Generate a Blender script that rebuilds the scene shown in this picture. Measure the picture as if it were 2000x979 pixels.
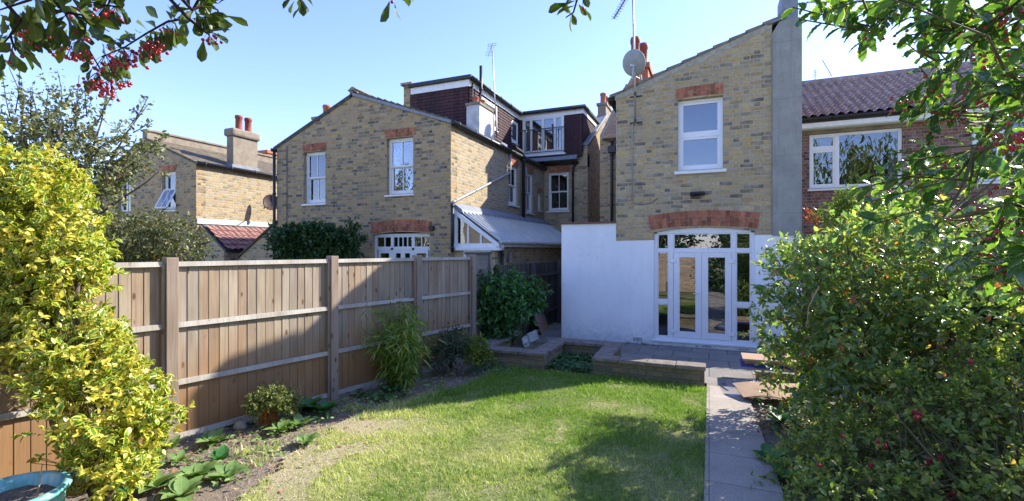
import bpy, bmesh, math, random
import numpy as np
from mathutils import Vector, Matrix
from mathutils.geometry import tessellate_polygon
R = math.radians
random.seed(7); rng = np.random.default_rng(11)
for o in list(bpy.data.objects): bpy.data.objects.remove(o)
scene = bpy.context.scene
col = scene.collection

# ------------------------------------------------------------ camera, sky, sun, exposure
FPX, CAMH = 930.0, 1.93
YAW = math.atan(385 / FPX); CA, SA = math.cos(YAW), math.sin(YAW)
cd = bpy.data.cameras.new('camera'); cam = bpy.data.objects.new('camera', cd); col.objects.link(cam)
cd.sensor_width = 36; cd.lens = 36 * FPX / 2000; cd.clip_start = 0.05; cd.clip_end = 2000
cam.location = (0, 0, CAMH); cam.rotation_euler = (R(90), 0, YAW); scene.camera = cam
SUN = Vector((1.0, 1.06, 0.98)).normalized()
w = bpy.data.worlds.new('World'); scene.world = w; w.use_nodes = True
nt = w.node_tree; sky = nt.nodes.new('ShaderNodeTexSky'); sky.sky_type = 'NISHITA'; sky.sun_disc = False
sky.sun_elevation = math.asin(SUN.z); sky.sun_rotation = math.atan2(SUN.x, SUN.y)
sky.air_density = 1.0; sky.dust_density = 0.25; sky.ozone_density = 3.0; sky.altitude = 0
bg = nt.nodes['Background']; bg.inputs[1].default_value = 0.15
tint = nt.nodes.new('ShaderNodeMix'); tint.data_type = 'RGBA'; tint.blend_type = 'MULTIPLY'; tint.inputs[0].default_value = 1.0; tint.inputs[7].default_value = (0.86, 0.805, 1.04, 1)
nt.links.new(sky.outputs[0], tint.inputs[6]); nt.links.new(tint.outputs[2], bg.inputs[0])
sl = bpy.data.lights.new('sun', 'SUN'); so = bpy.data.objects.new('sun', sl); col.objects.link(so)
sl.energy = 4.0; sl.angle = R(0.5); sl.color = (1, 0.94, 0.83)
so.rotation_euler = SUN.to_track_quat('Z', 'Y').to_euler(); so.location = (6, 6, 12)
scene.view_settings.view_transform = 'Standard'; scene.view_settings.look = 'None'
scene.view_settings.exposure = 1.52; scene.view_settings.gamma = 1
scene.render.engine = 'CYCLES'

# ------------------------------------------------------------ pixel -> world (2000 px wide photo)
def ray(u, v):
    r = (u - 1000) / FPX
    return Vector((r * CA - SA, r * SA + CA, (490 - v) / FPX))
def G(u, v, h=0.0):
    d = ray(u, v); return Vector((0, 0, CAMH)) + d * ((h - CAMH) / d.z)
def PY(u, v, y):
    d = ray(u, v); return Vector((0, 0, CAMH)) + d * (y / d.y)
def PX(u, v, x):
    d = ray(u, v); return Vector((0, 0, CAMH)) + d * (x / d.x)
def PW(u, v, w): return Vector((0, 0, CAMH)) + ray(u, v) * w

# ------------------------------------------------------------ object helpers
ORG = {}
def tag(o, label, cat=None, group=None, kind=None):
    if label: o['label'] = label
    if cat: o['category'] = cat
    if group: o['group'] = group
    if kind: o['kind'] = kind
    return o
def thing(name, loc, label, cat, group=None):
    o = bpy.data.objects.new(name, None); col.objects.link(o); o.location = loc
    o.empty_display_size = 0.2; ORG[o.name] = Vector(loc)
    return tag(o, label, cat, group)
def link_mesh(me, name, parent, origin):
    o = bpy.data.objects.new(name, me); col.objects.link(o)
    if parent: o.parent = parent; ORG[o.name] = ORG[parent.name]
    else: o.location = origin; ORG[o.name] = Vector(origin)
    return o
def copy_tree(o, parent=None):
    c = o.copy(); col.objects.link(c); ORG[c.name] = ORG[o.name]
    if parent: c.parent = parent
    for ch in list(o.children): copy_tree(ch, c)
    return c

class MB:
    def __init__(s): s.v = []; s.f = []; s.uv = {}
    def add(s, vs, fs, uvs=None):
        n = len(s.v); s.v += [tuple(p) for p in vs]
        for i, f in enumerate(fs):
            s.f.append(tuple(n + k for k in f))
            if uvs: s.uv[len(s.f) - 1] = uvs[i]
        return s
    def box(s, a, b):
        x0, y0, z0 = a; x1, y1, z1 = b
        s.add([(x0,y0,z0),(x1,y0,z0),(x1,y1,z0),(x0,y1,z0),(x0,y0,z1),(x1,y0,z1),(x1,y1,z1),(x0,y1,z1)],
              [(0,3,2,1),(4,5,6,7),(0,1,5,4),(1,2,6,5),(2,3,7,6),(3,0,4,7)]); return s
    def hexa(s, p):
        s.add(p, [(0,3,2,1),(4,5,6,7),(0,1,5,4),(1,2,6,5),(2,3,7,6),(3,0,4,7)]); return s
    def fbox(s, fr, u0, u1, v0, v1, d0, d1):
        s.hexa([fr(u0,v0,d0),fr(u1,v0,d0),fr(u1,v0,d1),fr(u0,v0,d1),fr(u0,v1,d0),fr(u1,v1,d0),fr(u1,v1,d1),fr(u0,v1,d1)]); return s
    def slab(s, pts, t):
        """planar polygon pts thickened by t along -normal"""
        p = [Vector(q) for q in pts]; n = (p[1]-p[0]).cross(p[2]-p[0]).normalized()
        k = len(p); s.add(p + [q - n*t for q in p], [tuple(range(k)), tuple(range(2*k-1, k-1, -1))] + [(i, i+k, (i+1)%k+k, (i+1)%k) for i in range(k)]); return s
    def tube(s, pts, r0, r1=None, n=8, cap=True):
        pts = [Vector(p) for p in pts]; r1 = r0 if r1 is None else r1; m = len(pts); base = len(s.v); up = Vector((0,0,1))
        prev = None
        for i, p in enumerate(pts):
            t = (pts[min(i+1, m-1)] - pts[max(i-1, 0)]).normalized()
            if prev is None:
                a = t.cross(up) if abs(t.z) < .95 else t.cross(Vector((1,0,0)))
            else: a = prev - t * prev.dot(t)
            a.normalize(); prev = a; b = t.cross(a); r = r0 + (r1-r0)*i/max(1, m-1)
            for k in range(n):
                an = 2*math.pi*k/n; s.v.append(tuple(p + (a*math.cos(an) + b*math.sin(an))*r))
        for i in range(m-1):
            for k in range(n):
                s.f.append((base+i*n+k, base+i*n+(k+1)%n, base+(i+1)*n+(k+1)%n, base+(i+1)*n+k))
        if cap:
            s.f.append(tuple(base+k for k in range(n-1, -1, -1))); s.f.append(tuple(base+(m-1)*n+k for k in range(n)))
        return s
    def lathe(s, c, prof, n=24):
        base = len(s.v); m = len(prof)
        for r, z in prof:
            for k in range(n):
                a = 2*math.pi*k/n; s.v.append((c[0]+r*math.cos(a), c[1]+r*math.sin(a), c[2]+z))
        for i in range(m-1):
            for k in range(n):
                s.f.append((base+i*n+k, base+i*n+(k+1)%n, base+(i+1)*n+(k+1)%n, base+(i+1)*n+k))
        s.f.append(tuple(base+k for k in range(n-1, -1, -1))); s.f.append(tuple(base+(m-1)*n+k for k in range(n)))
        return s
    def build(s, name, mat, parent=None, smooth=False, recalc=True, bevel=0):
        if parent: org = ORG[parent.name]
        else:
            a = np.array(s.v); mn, mx = a.min(0), a.max(0); org = Vector(((mn[0]+mx[0])/2, (mn[1]+mx[1])/2, mn[2]))
        me = bpy.data.meshes.new(name); me.from_pydata([tuple(Vector(p) - org) for p in s.v], [], s.f)
        if recalc:
            bm = bmesh.new(); bm.from_mesh(me); bmesh.ops.recalc_face_normals(bm, faces=bm.faces); bm.to_mesh(me); bm.free()
        uvl = me.uv_layers.new(name='uv')
        for p in me.polygons:
            cu = s.uv.get(p.index); nx, ny, nz = map(abs, p.normal)
            for j, li in enumerate(p.loop_indices):
                if cu is not None and not recalc: uvl.data[li].uv = cu[j]; continue
                q = me.vertices[me.loops[li].vertex_index].co + org
                if nz > .75 and nz >= max(nx, ny): uv = (q.x, q.y)
                elif nx > ny: uv = (q.y, q.z)
                else: uv = (q.x, q.z)
                uvl.data[li].uv = uv
        if mat: me.materials.append(mat)
        if smooth:
            for p in me.polygons: p.use_smooth = True
        o = link_mesh(me, name, parent, org)
        if bevel:
            b = o.modifiers.new('bevel', 'BEVEL'); b.width = bevel; b.segments = 2; b.limit_method = 'ANGLE'; b.angle_limit = R(40)
        return o

def frame(o, U, N):
    o, U, N = Vector(o), Vector(U), Vector(N)
    return lambda u, v, d=0.0: o + U*u + Vector((0,0,1))*v + N*d
def FY(y): return frame((0,y,0), (1,0,0), (0,-1,0))      # wall facing the camera, u = X
def FX(x): return frame((x,0,0), (0,1,0), (1,0,0))       # wall facing +X, u = Y

def wall(mb, fr, outline, holes=(), t=0.3):
    loops = [[Vector((a, b, 0)) for a, b in outline]] + [[Vector((a, b, 0)) for a, b in h] for h in holes]
    flat = [p for l in loops for p in l]; tris = tessellate_polygon(loops)
    n = len(flat); vs = [fr(p.x, p.y, 0) for p in flat] + [fr(p.x, p.y, -t) for p in flat]
    fs = [tuple(a) for a in tris] + [tuple(n+k for k in reversed(a)) for a in tris]; k = 0
    for l in loops:
        m = len(l)
        for i in range(m): fs.append((k+i, k+(i+1)%m, n+k+(i+1)%m, n+k+i))
        k += m
    mb.add(vs, fs); return mb
def rect(u0, u1, v0, v1): return [(u0,v0),(u1,v0),(u1,v1),(u0,v1)]
def archhole(u0, u1, v0, v1, rise, n=10):
    return [(u0,v0),(u1,v0)] + [(u1+(u0-u1)*i/n, v1 + rise*(1-(2*i/n-1)**2)) for i in range(n+1)]
def lintel(parent, fr, u0, u1, vb, h, rise, mat, bw=.078, splay=.1, name='lintel'):
    m = MB(); L = u1-u0; n = max(4, round(L/bw)); cu = (u0+u1)/2; sc = 1+2*splay/L; g = .005
    for i in range(n):
        s0, s1 = i/n, (i+1)/n; p = []
        for s, gg in ((s0, g), (s1, -g)):
            y = rise*(1-(2*s-1)**2); ub = u0+L*s
            p.append((ub+gg, vb+y, cu+(ub-cu)*sc+gg, vb+h+y*1.0+rise*.15*(1-(2*s-1)**2)))
        split = [.0, .62, 1.0] if i % 2 else [0, .38, 1.0]
        if h < .2: split = [0, 1]
        for k in range(len(split)-1):
            a, b = split[k]+.006/h*(k > 0), split[k+1]-.006/h*(k < len(split)-2)
            q = [(p[0][0]+(p[0][2]-p[0][0])*t, p[0][1]+(p[0][3]-p[0][1])*t) for t in (a, b)]
            r = [(p[1][0]+(p[1][2]-p[1][0])*t, p[1][1]+(p[1][3]-p[1][1])*t) for t in (a, b)]
            d0, d1 = -.02, .005+random.random()*.003
            m.hexa([fr(*q[0],d0), fr(*r[0],d0), fr(*r[0],d1), fr(*q[0],d1), fr(*q[1],d0), fr(*r[1],d0), fr(*r[1],d1), fr(*q[1],d1)])
    return m.build(name, mat, parent)

# ------------------------------------------------------------ materials
class NT:
    def __init__(s, name):
        s.m = bpy.data.materials.new(name); s.m.use_nodes = True; s.t = s.m.node_tree; s.t.nodes.clear()
        s.out = s.t.nodes.new('ShaderNodeOutputMaterial')
    def n(s, typ, **kw):
        nd = s.t.nodes.new('ShaderNode'+typ)
        for k, v in kw.items():
            if k.startswith('i'):
                key = k[1:]; key = int(key) if key.isdigit() else key.replace('_', ' ')
                if hasattr(v, 'bl_rna') or isinstance(v, bpy.types.NodeSocket): s.t.links.new(v, nd.inputs[key])
                else: nd.inputs[key].default_value = v
            else: setattr(nd, k, v)
        return nd
    def math(s, op, a, b=0.0, c=0.0, clamp=False):
        nd = s.t.nodes.new('ShaderNodeMath'); nd.operation = op; nd.use_clamp = clamp
        for i, x in enumerate((a, b, c)):
            if isinstance(x, bpy.types.NodeSocket): s.t.links.new(x, nd.inputs[i])
            else: nd.inputs[i].default_value = x
        return nd.outputs[0]
    def maprange(s, x, a, b, c=0., d=1., smooth=False):
        nd = s.t.nodes.new('ShaderNodeMapRange'); nd.interpolation_type = 'SMOOTHSTEP' if smooth else 'LINEAR'
        s.t.links.new(x, nd.inputs[0])
        for i, v in enumerate((a, b, c, d)): nd.inputs[i+1].default_value = v
        return nd.outputs[0]
    def ramp(s, x, stops, const=False):
        nd = s.t.nodes.new('ShaderNodeValToRGB'); cr = nd.color_ramp; cr.interpolation = 'CONSTANT' if const else 'LINEAR'
        while len(cr.elements) < len(stops): cr.elements.new(0.5)
        for e, (p, c) in zip(cr.elements, stops): e.position = p; e.color = (*c, 1)
        s.t.links.new(x, nd.inputs[0]); return nd.outputs[0]
    def mix(s, f, a, b, mode='MIX'):
        nd = s.t.nodes.new('ShaderNodeMix'); nd.data_type = 'RGBA'; nd.blend_type = mode
        for i, x in ((0, f), (6, a), (7, b)):
            if isinstance(x, bpy.types.NodeSocket): s.t.links.new(x, nd.inputs[i])
            else: nd.inputs[i].default_value = x if i == 0 else (*x, 1)
        return nd.outputs[2]
    def uv(s): return s.n('UVMap').outputs[0]
    def pos(s): return s.n('NewGeometry').outputs['Position']
    def rnd(s): return s.n('NewGeometry').outputs['Random Per Island']
    def scale(s, v, x, y, z=1.):
        return s.n('Mapping', iVector=v, iScale=(x, y, z)).outputs[0]
    def noise(s, v, sc, detail=3., rough=.55):
        return s.n('TexNoise', iVector=v, iScale=sc, iDetail=detail, iRoughness=rough).outputs[0]
    def bump(s, h, strength=.5, dist=.01):
        return s.n('Bump', iHeight=h, iStrength=strength, iDistance=dist).outputs[0]
    def bsdf(s, colr, rough=.8, spec=.3, normal=None, metal=0., coat=0.):
        b = s.n('BsdfPrincipled')
        for k, x in (('Base Color', colr), ('Roughness', rough), ('Specular IOR Level', spec), ('Metallic', metal), ('Coat Weight', coat)):
            if isinstance(x, bpy.types.NodeSocket): s.t.links.new(x, b.inputs[k])
            else: b.inputs[k].default_value = (*x, 1) if k == 'Base Color' else x
        if normal: s.t.links.new(normal, b.inputs['Normal'])
        return b.outputs[0]
    def done(s, sh): s.t.links.new(sh, s.out.inputs[0]); return s.m

def brick_mat(name, stops, mortar, flemish=True, course=.0815, joint=.011, stain=.5, stainc=(.06,.06,.05), rough_edge=.006):
    t = NT(name); P = .3375*1.06 if flemish else .225*1.09
    uv = t.uv(); nz = t.n('TexNoise', iVector=uv, iScale=9., iDetail=2.).outputs[1]
    off = t.n('VectorMath', operation='SUBTRACT', i0=nz, i1=(.5,.5,.5)).outputs[0]
    off = t.n('VectorMath', operation='SCALE', i0=off, iScale=rough_edge*2.4).outputs[0]
    v = t.n('VectorMath', operation='ADD', i0=uv, i1=off).outputs[0]
    xyz = t.n('SeparateXYZ', i0=v); x, y = xyz.outputs[0], xyz.outputs[1]
    yy = t.math('DIVIDE', y, course); row = t.math('FLOOR', yy); fy = t.math('SUBTRACT', yy, row)
    odd = t.math('FLOORED_MODULO', row, 2.)
    xx = t.math('ADD', t.math('DIVIDE', x, P), t.math('MULTIPLY', odd, .5)); cell = t.math('FLOOR', xx); fx = t.math('SUBTRACT', xx, cell)
    edge = t.math('MINIMUM', fx, t.math('SUBTRACT', 1., fx))
    if flemish:
        hd = t.math('GREATER_THAN', fx, .6667); cid = t.math('ADD', t.math('MULTIPLY', cell, 2.), hd)
        edge = t.math('MINIMUM', edge, t.math('ABSOLUTE', t.math('SUBTRACT', fx, .6667)))
    else: cid = cell
    ex = t.math('MULTIPLY', edge, P); ey = t.math('MULTIPLY', t.math('MINIMUM', fy, t.math('SUBTRACT', 1., fy)), course)
    e = t.math('MINIMUM', ex, ey); mask = t.maprange(e, joint*.38, joint*.72)
    cv = t.n('CombineXYZ', i0=cid, i1=row, i2=3.7).outputs[0]
    wn = t.n('TexWhiteNoise', noise_dimensions='3D', iVector=cv); c = t.ramp(wn.outputs[0], stops)
    fine = t.noise(t.scale(uv, 22., 34.), 1., 5., .65); c = t.mix(.75, c, t.ramp(fine, [(.28,(.38,.38,.4)),(.5,(1,1,1)),(.72,(1.5,1.45,1.35))]), 'MULTIPLY')
    mc = t.mix(t.noise(uv, 14., 4.), mortar, tuple(q*.6 for q in mortar))
    sm = t.noise(t.scale(uv, 5., 9.), 1., 3.); mask2 = t.math('MULTIPLY', mask, t.maprange(sm, .36, .6, .45, 1.))
    c = t.mix(mask2, mc, c)
    st = t.maprange(t.noise(t.scale(uv, .55, .9), 1., 5., .6), .42, .72, 0., stain); c = t.mix(st, c, stainc)
    h = t.math('ADD', mask, t.math('MULTIPLY', fine, .6)); nrm = t.bump(h, .9, .006)
    return t.done(t.bsdf(c, .92, .15, nrm))
Y_STOPS = [(0,(0.117,0.098,0.072)),(.12,(0.180,0.142,0.092)),(.2,(0.286,0.211,0.112)),(.34,(0.466,0.319,0.120)),(.5,(0.382,0.284,0.144)),(.62,(0.530,0.363,0.132)),(.74,(0.445,0.323,0.152)),(.84,(0.382,0.230,0.116)),(.92,(0.551,0.412,0.200)),(1,(0.233,0.196,0.132))]
M = {}
M['stock'] = brick_mat('stock_brick', Y_STOPS, (.55,.48,.36), joint=.016, stain=.4, stainc=(.26,.22,.14))
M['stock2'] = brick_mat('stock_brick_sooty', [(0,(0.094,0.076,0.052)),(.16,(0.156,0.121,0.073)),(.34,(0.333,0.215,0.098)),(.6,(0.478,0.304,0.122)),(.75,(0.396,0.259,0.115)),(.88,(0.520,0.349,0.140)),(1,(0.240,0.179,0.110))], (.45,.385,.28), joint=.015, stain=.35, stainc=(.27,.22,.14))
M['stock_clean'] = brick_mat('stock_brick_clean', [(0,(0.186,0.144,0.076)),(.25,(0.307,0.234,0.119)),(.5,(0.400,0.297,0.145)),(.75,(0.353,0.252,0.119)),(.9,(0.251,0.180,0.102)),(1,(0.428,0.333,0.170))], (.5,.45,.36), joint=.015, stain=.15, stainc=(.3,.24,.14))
M['redbrick'] = brick_mat('dark_red_brick', [(0,(.06,.03,.035)),(.3,(.14,.055,.048)),(.55,(.21,.085,.06)),(.75,(.16,.06,.055)),(1,(.28,.115,.075))], (.4,.32,.26), joint=.013, stain=.1, rough_edge=.002)
M['lowbrick'] = brick_mat('garden_wall_brick', [(0,(.16,.13,.08)),(.4,(.28,.22,.12)),(.7,(.22,.165,.09)),(1,(.33,.27,.16))], (.22,.2,.16), flemish=False, stain=.7, stainc=(.09,.1,.06))
def simple(name, c, rough=.7, spec=.3, var=.15, sc=6., bumpd=0., metal=0., island=None, c2=None):
    t = NT(name); g = t.pos(); n = t.noise(g, sc, 5., .6)
    cc = t.mix(t.maprange(n, .3, .7), tuple(q*(1-var) for q in c), c2 or tuple(min(1, q*(1+var)) for q in c))
    if island: cc = t.mix(.9, cc, t.ramp(t.rnd(), island), 'MULTIPLY')
    nr = t.bump(t.noise(g, sc*12, 5., .65), .6, bumpd) if bumpd else None
    return t.done(t.bsdf(cc, rough, spec, nr, metal))
M['redlint'] = simple('red_rubber_brick', (.35,.135,.08), .85, .2, .3, 9, .004, island=[(0,(.55,.5,.55)),(.4,(.9,.85,.8)),(1,(1.25,1.2,1.15))])
M['upvc'] = simple('white_upvc', (.78,.79,.8), .32, .5, .03, 3)
M['paintw'] = simple('white_gloss_paint', (.76,.76,.74), .45, .4, .06, 8, .001)
t = NT('white_masonry_paint'); g = t.pos(); c = t.mix(t.maprange(t.noise(t.scale(g, 1.3, 1.3, .7), 1., 5.), .35, .7), (.80,.81,.82), (.88,.89,.89))
c = t.mix(t.maprange(t.n('SeparateXYZ', i0=g).outputs[2], .25, .0, 0., .35), c, (.45,.47,.42))
stk = t.noise(t.scale(g, 9., 9., .55), 1., 5., .7); c = t.mix(t.maprange(stk, .52, .74, 0., .22), c, (.6,.6,.55)); c = t.mix(t.math('MULTIPLY', t.maprange(t.n('SeparateXYZ', i0=g).outputs[2], .55, .05, 0., 1.), t.maprange(t.noise(g, 14., 5., .7), .42, .7, 0., .5)), c, (.4,.39,.33))
cr = t.n('TexVoronoi', feature='DISTANCE_TO_EDGE', iVector=t.n('VectorMath', operation='ADD', i0=g, i1=t.n('TexNoise', iVector=g, iScale=3.).outputs[1]).outputs[0], iScale=.9); c = t.mix(t.maprange(cr.outputs[0], .0, .006, .35, 0.), c, (.5,.5,.48))
h = t.math('ADD', t.noise(g, 7., 3.), t.math('MULTIPLY', t.noise(g, 55., 4.), .25)); M['masonry'] = t.done(t.bsdf(c, .85, .2, t.bump(h, .6, .012)))
M['render'] = simple('grey_cement_render', (.235,.235,.21), .95, .1, .14, 2.2, .006, c2=(.3,.295,.26))
t = NT('streaked_cement_render'); g = t.pos(); c = t.ramp(t.noise(g, 2.4, 6., .65), [(.3,(.25,.25,.225)),(.5,(.31,.305,.27)),(.7,(.37,.36,.32))])
c = t.mix(t.maprange(t.noise(t.scale(g, 14., 14., .5), 1., 5., .7), .5, .72, 0., .5), c, (.2,.2,.18)); c = t.mix(.5, c, t.ramp(t.noise(g, 70., 3.), [(.3,(.75,.75,.75)),(.7,(1.2,1.2,1.2))]), 'MULTIPLY')
zz = t.n('SeparateXYZ', i0=g).outputs[2]; ln = t.math('ABSOLUTE', t.math('SUBTRACT', t.math('FRACT', t.math('ADD', t.math('MULTIPLY', zz, .95), t.math('MULTIPLY', t.noise(g, 3., 2.), .02))), .5)); c = t.mix(t.maprange(ln, .0, .008, .55, 0.), c, (.16,.16,.15))
M['pier'] = t.done(t.bsdf(c, .95, .1, t.bump(t.noise(g, 40., 5.), .6, .008)))
M['chimrender'] = simple('buff_cement_render', (.25,.21,.16), .95, .1, .25, 4, .006)
M['whiterender'] = simple('weathered_white_render', (.55,.54,.52), .9, .2, .25, 5, .004)
M['black'] = simple('black_gutter_plastic', (.022,.023,.026), .45, .4, .1, 5)
M['lead'] = simple('lead_flashing', (.2,.22,.25), .55, .4, .2, 6, .002)
M['cement'] = simple('cement_fillet', (.38,.36,.3), .95, .1, .25, 12, .006)
M['pot'] = simple('terracotta_chimney_pot', (.36,.13,.07), .8, .2, .2, 14, .002)
M['potdark'] = simple('dark_red_chimney_pot', (.23,.06,.04), .7, .3, .2, 14, .002)
M['metalgrey'] = simple('galvanised_metal', (.42,.43,.44), .4, .5, .15, 20, metal=.8)
M['metaldark'] = simple('dark_aerial_metal', (.06,.06,.07), .5, .4, .1, 20)
M['dish'] = simple('grey_dish_paint', (.3,.31,.3), .6, .3, .12, 8)
M['dishbrown'] = simple('brown_dish_paint', (.09,.06,.05), .6, .3, .2, 8)
M['zinc'] = simple('ribbed_roof_sheet', (.46,.47,.46), .42, .5, .12, 3, metal=.25)
M['greypipe'] = simple('grey_waste_pipe', (.34,.34,.34), .5, .4, .08, 5)
M['interior'] = simple('dark_room', (.035,.033,.03), .9, .1, .2, 2)  # near-black colour stands in for the shade of unlit rooms and vent openings
M['curtain'] = simple('pale_curtain', (.5,.52,.5), .9, .1, .1, 4)
M['curtaingreen'] = simple('green_curtain', (.16,.2,.12), .9, .1, .3, 4)
M['coping'] = simple('concrete_coping', (.2,.165,.14), .93, .12, .3, 9, .006, c2=(.28,.24,.2))
M['tilecoping'] = simple('red_tile_coping', (.2,.09,.07), .85, .2, .3, 9, .004)
M['stone'] = simple('pale_garden_stone', (.4,.36,.3), .9, .15, .3, 18, .006)
M['slabstone'] = simple('white_plaque_stone', (.42,.44,.42), .9, .15, .2, 20, .003)
M['cardboard'] = simple('brown_cardboard', (.36,.25,.17), .85, .15, .12, 5)
M['bluefilm'] = simple('blue_printed_film', (.05,.06,.3), .4, .4, .2, 5)
M['ply'] = simple('pinkish_plywood', (.34,.22,.16), .8, .2, .15, 4)
M['bark'] = simple('grey_brown_bark', (.13,.1,.075), .92, .1, .35, 30, .006)
M['barkdark'] = simple('dark_bark', (.05,.035,.028), .9, .1, .35, 30, .004)
M['stem'] = simple('green_brown_stem', (.12,.11,.05), .8, .2, .3, 20)
M['straw'] = simple('dry_straw', (.42,.34,.2), .9, .1, .25, 30)
t = NT('window_glass'); gl = t.n('BsdfGlossy', iRoughness=.01, iColor=(.95,.97,1,1)).outputs[0]; tr = t.n('BsdfTransparent', iColor=(.75,.78,.78,1)).outputs[0]
lw = t.n('Fresnel', iIOR=1.6).outputs[0]; f = t.math('ADD', t.math('MULTIPLY', lw, 1.2), .065, clamp=True)
nr = t.bump(t.noise(t.pos(), 1.6, 1.), .25, .01); gl.node.inputs['Normal'].default_value = (0,0,0); t.t.links.new(nr, gl.node.inputs['Normal'])
M['glass'] = t.done(t.n('MixShader', i0=f, i1=tr, i2=gl).outputs[0])
t = NT('clear_plastic_film'); gl = t.n('BsdfGlossy', iRoughness=.12, iColor=(.9,.93,1,1)).outputs[0]; tr = t.n('BsdfTransparent').outputs[0]
nr = t.bump(t.noise(t.pos(), 26., 3.), 1., .03); t.t.links.new(nr, gl.node.inputs['Normal'])
M['film'] = t.done(t.n('MixShader', i0=.28, i1=tr, i2=gl).outputs[0])
def tile_mat(name, c1, c2, mossy=0., tw=.17, th=.1, line=True):
    t = NT(name); uv = t.uv(); b = t.n('TexBrick', iVector=uv, iColor1=(*c1,1), iColor2=(*c2,1), iMortar=(*[q*.35 for q in c1],1), iScale=1., iMortar_Size=.004, iBrick_Width=tw, iRow_Height=th, offset=.5)
    b.inputs['Mortar Smooth'].default_value = .3
    c = t.mix(.7, b.outputs[0], t.ramp(t.noise(uv, 9., 5.), [(.3,(.6,.6,.6)),(.7,(1.3,1.3,1.3))]), 'MULTIPLY')
    if mossy: c = t.mix(t.maprange(t.noise(uv, 3.5, 6., .7), .5, .62, 0., mossy), c, (.17,.16,.07))
    return t.done(t.bsdf(c, .82, .25, t.bump(t.math('SUBTRACT', 1., b.outputs[1]), .8, .008)))
M['slate'] = tile_mat('brown_plain_tiles', (.1,.06,.05), (.15,.09,.07), .3)
M['slateold'] = tile_mat('mossy_old_tiles', (.09,.075,.06), (.16,.12,.08), .8)
M['hung'] = tile_mat('purple_hung_tiles', (.05,.026,.03), (.085,.04,.042), 0, .165, 50.)
M['greyroof'] = simple('grey_roof_felt', (.06,.065,.07), .8, .2, .2, 5, .003)
def pan_mat(name, cols):
    t = NT(name); g = t.pos(); c = t.ramp(t.noise(t.scale(g, 6., 6., 6.), 1., 3., .6), cols)
    c = t.mix(.6, c, t.ramp(t.noise(g, 35., 5.), [(.3,(.55,.55,.55)),(.7,(1.35,1.35,1.35))]), 'MULTIPLY')
    return t.done(t.bsdf(c, .78, .3, t.bump(t.noise(g, 60., 4.), .4, .004)))
M['pan'] = pan_mat('brown_grey_pantiles', [(.3,(.24,.165,.15)),(.5,(.34,.25,.225)),(.7,(.44,.34,.31))])
M['panred'] = pan_mat('red_pantiles', [(.3,(.22,.11,.09)),(.5,(.3,.155,.13)),(.7,(.36,.2,.16))])

def wood_mat(name, stops, low=None, knots=1., grainc=.6, rough=.85):
    """vertical boards: uv = (along wall, height)"""
    t = NT(name); uv = t.uv(); rnd = t.rnd(); sx = t.n('SeparateXYZ', i0=uv)
    v2 = t.n('CombineXYZ', i0=sx.outputs[0], i1=sx.outputs[1], i2=t.math('MULTIPLY', rnd, 57.)).outputs[0]
    c = t.ramp(rnd, stops)
    warp = t.noise(t.scale(v2, 3., 1.2, 1.), 1., 2.)
    gr = t.n('TexNoise', iVector=t.scale(v2, 75., 2.2, 1.), iScale=1., iDetail=5., iRoughness=.6, iDistortion=.6).outputs[0]
    c = t.mix(grainc, c, t.ramp(gr, [(.3,(.62,.58,.54)),(.5,(1,1,1)),(.72,(1.25,1.22,1.18))]), 'MULTIPLY')
    c = t.mix(.8, c, t.ramp(warp, [(.3,(.75,.7,.66)),(.6,(1.1,1.1,1.1))]), 'MULTIPLY')
    vo = t.n('TexVoronoi', iVector=t.scale(v2, 10., 4.2, 1.), iScale=1.); kn = t.maprange(vo.outputs[0], .09, .2, knots, 0., True)
    kr = t.math('GREATER_THAN', t.n('SeparateColor', i0=vo.outputs[1]).outputs[0], .2)
    c = t.mix(t.math('MULTIPLY', kn, kr), c, (.13,.065,.035))
    if low:
        hz = t.math('ADD', sx.outputs[1], t.math('MULTIPLY', t.noise(uv, 1.3, 3.), .7)); f = t.maprange(hz, 1.5, .7, 0., .85, True); c = t.mix(f, c, t.mix(.5, t.mix(1., c, low, 'MULTIPLY'), low))
    return t.done(t.bsdf(c, rough, .2, t.bump(t.math('ADD', gr, t.math('MULTIPLY', kn, -.6)), .5, .003)))
M['fence'] = wood_mat('fence_boards', [(0,(0.257,0.206,0.147)),(.25,(0.320,0.260,0.185)),(.5,(0.267,0.227,0.180)),(.75,(0.339,0.276,0.204)),(1,(0.281,0.201,0.133))], low=(.40,.22,.09))
M['post'] = wood_mat('fence_post_wood', [(0,(0.276,0.216,0.166)),(1,(0.258,0.201,0.160))])
M['rail'] = wood_mat('weathered_rail', [(0,(0.409,0.384,0.330)),(1,(0.360,0.333,0.290))], knots=.4)
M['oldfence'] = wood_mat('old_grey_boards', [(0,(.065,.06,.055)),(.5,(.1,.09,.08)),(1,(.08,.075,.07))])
M['greyfence'] = wood_mat('grey_lap_boards', [(0,(.22,.2,.175)),(1,(.28,.25,.22))], knots=.4)
M['lapfence'] = wood_mat('tan_lap_boards', [(0,(.4,.3,.22)),(1,(.46,.36,.27))], knots=.4)
M['rightfence'] = wood_mat('brown_fence_boards', [(0,(.22,.16,.11)),(1,(.28,.2,.14))], knots=.5)

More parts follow.
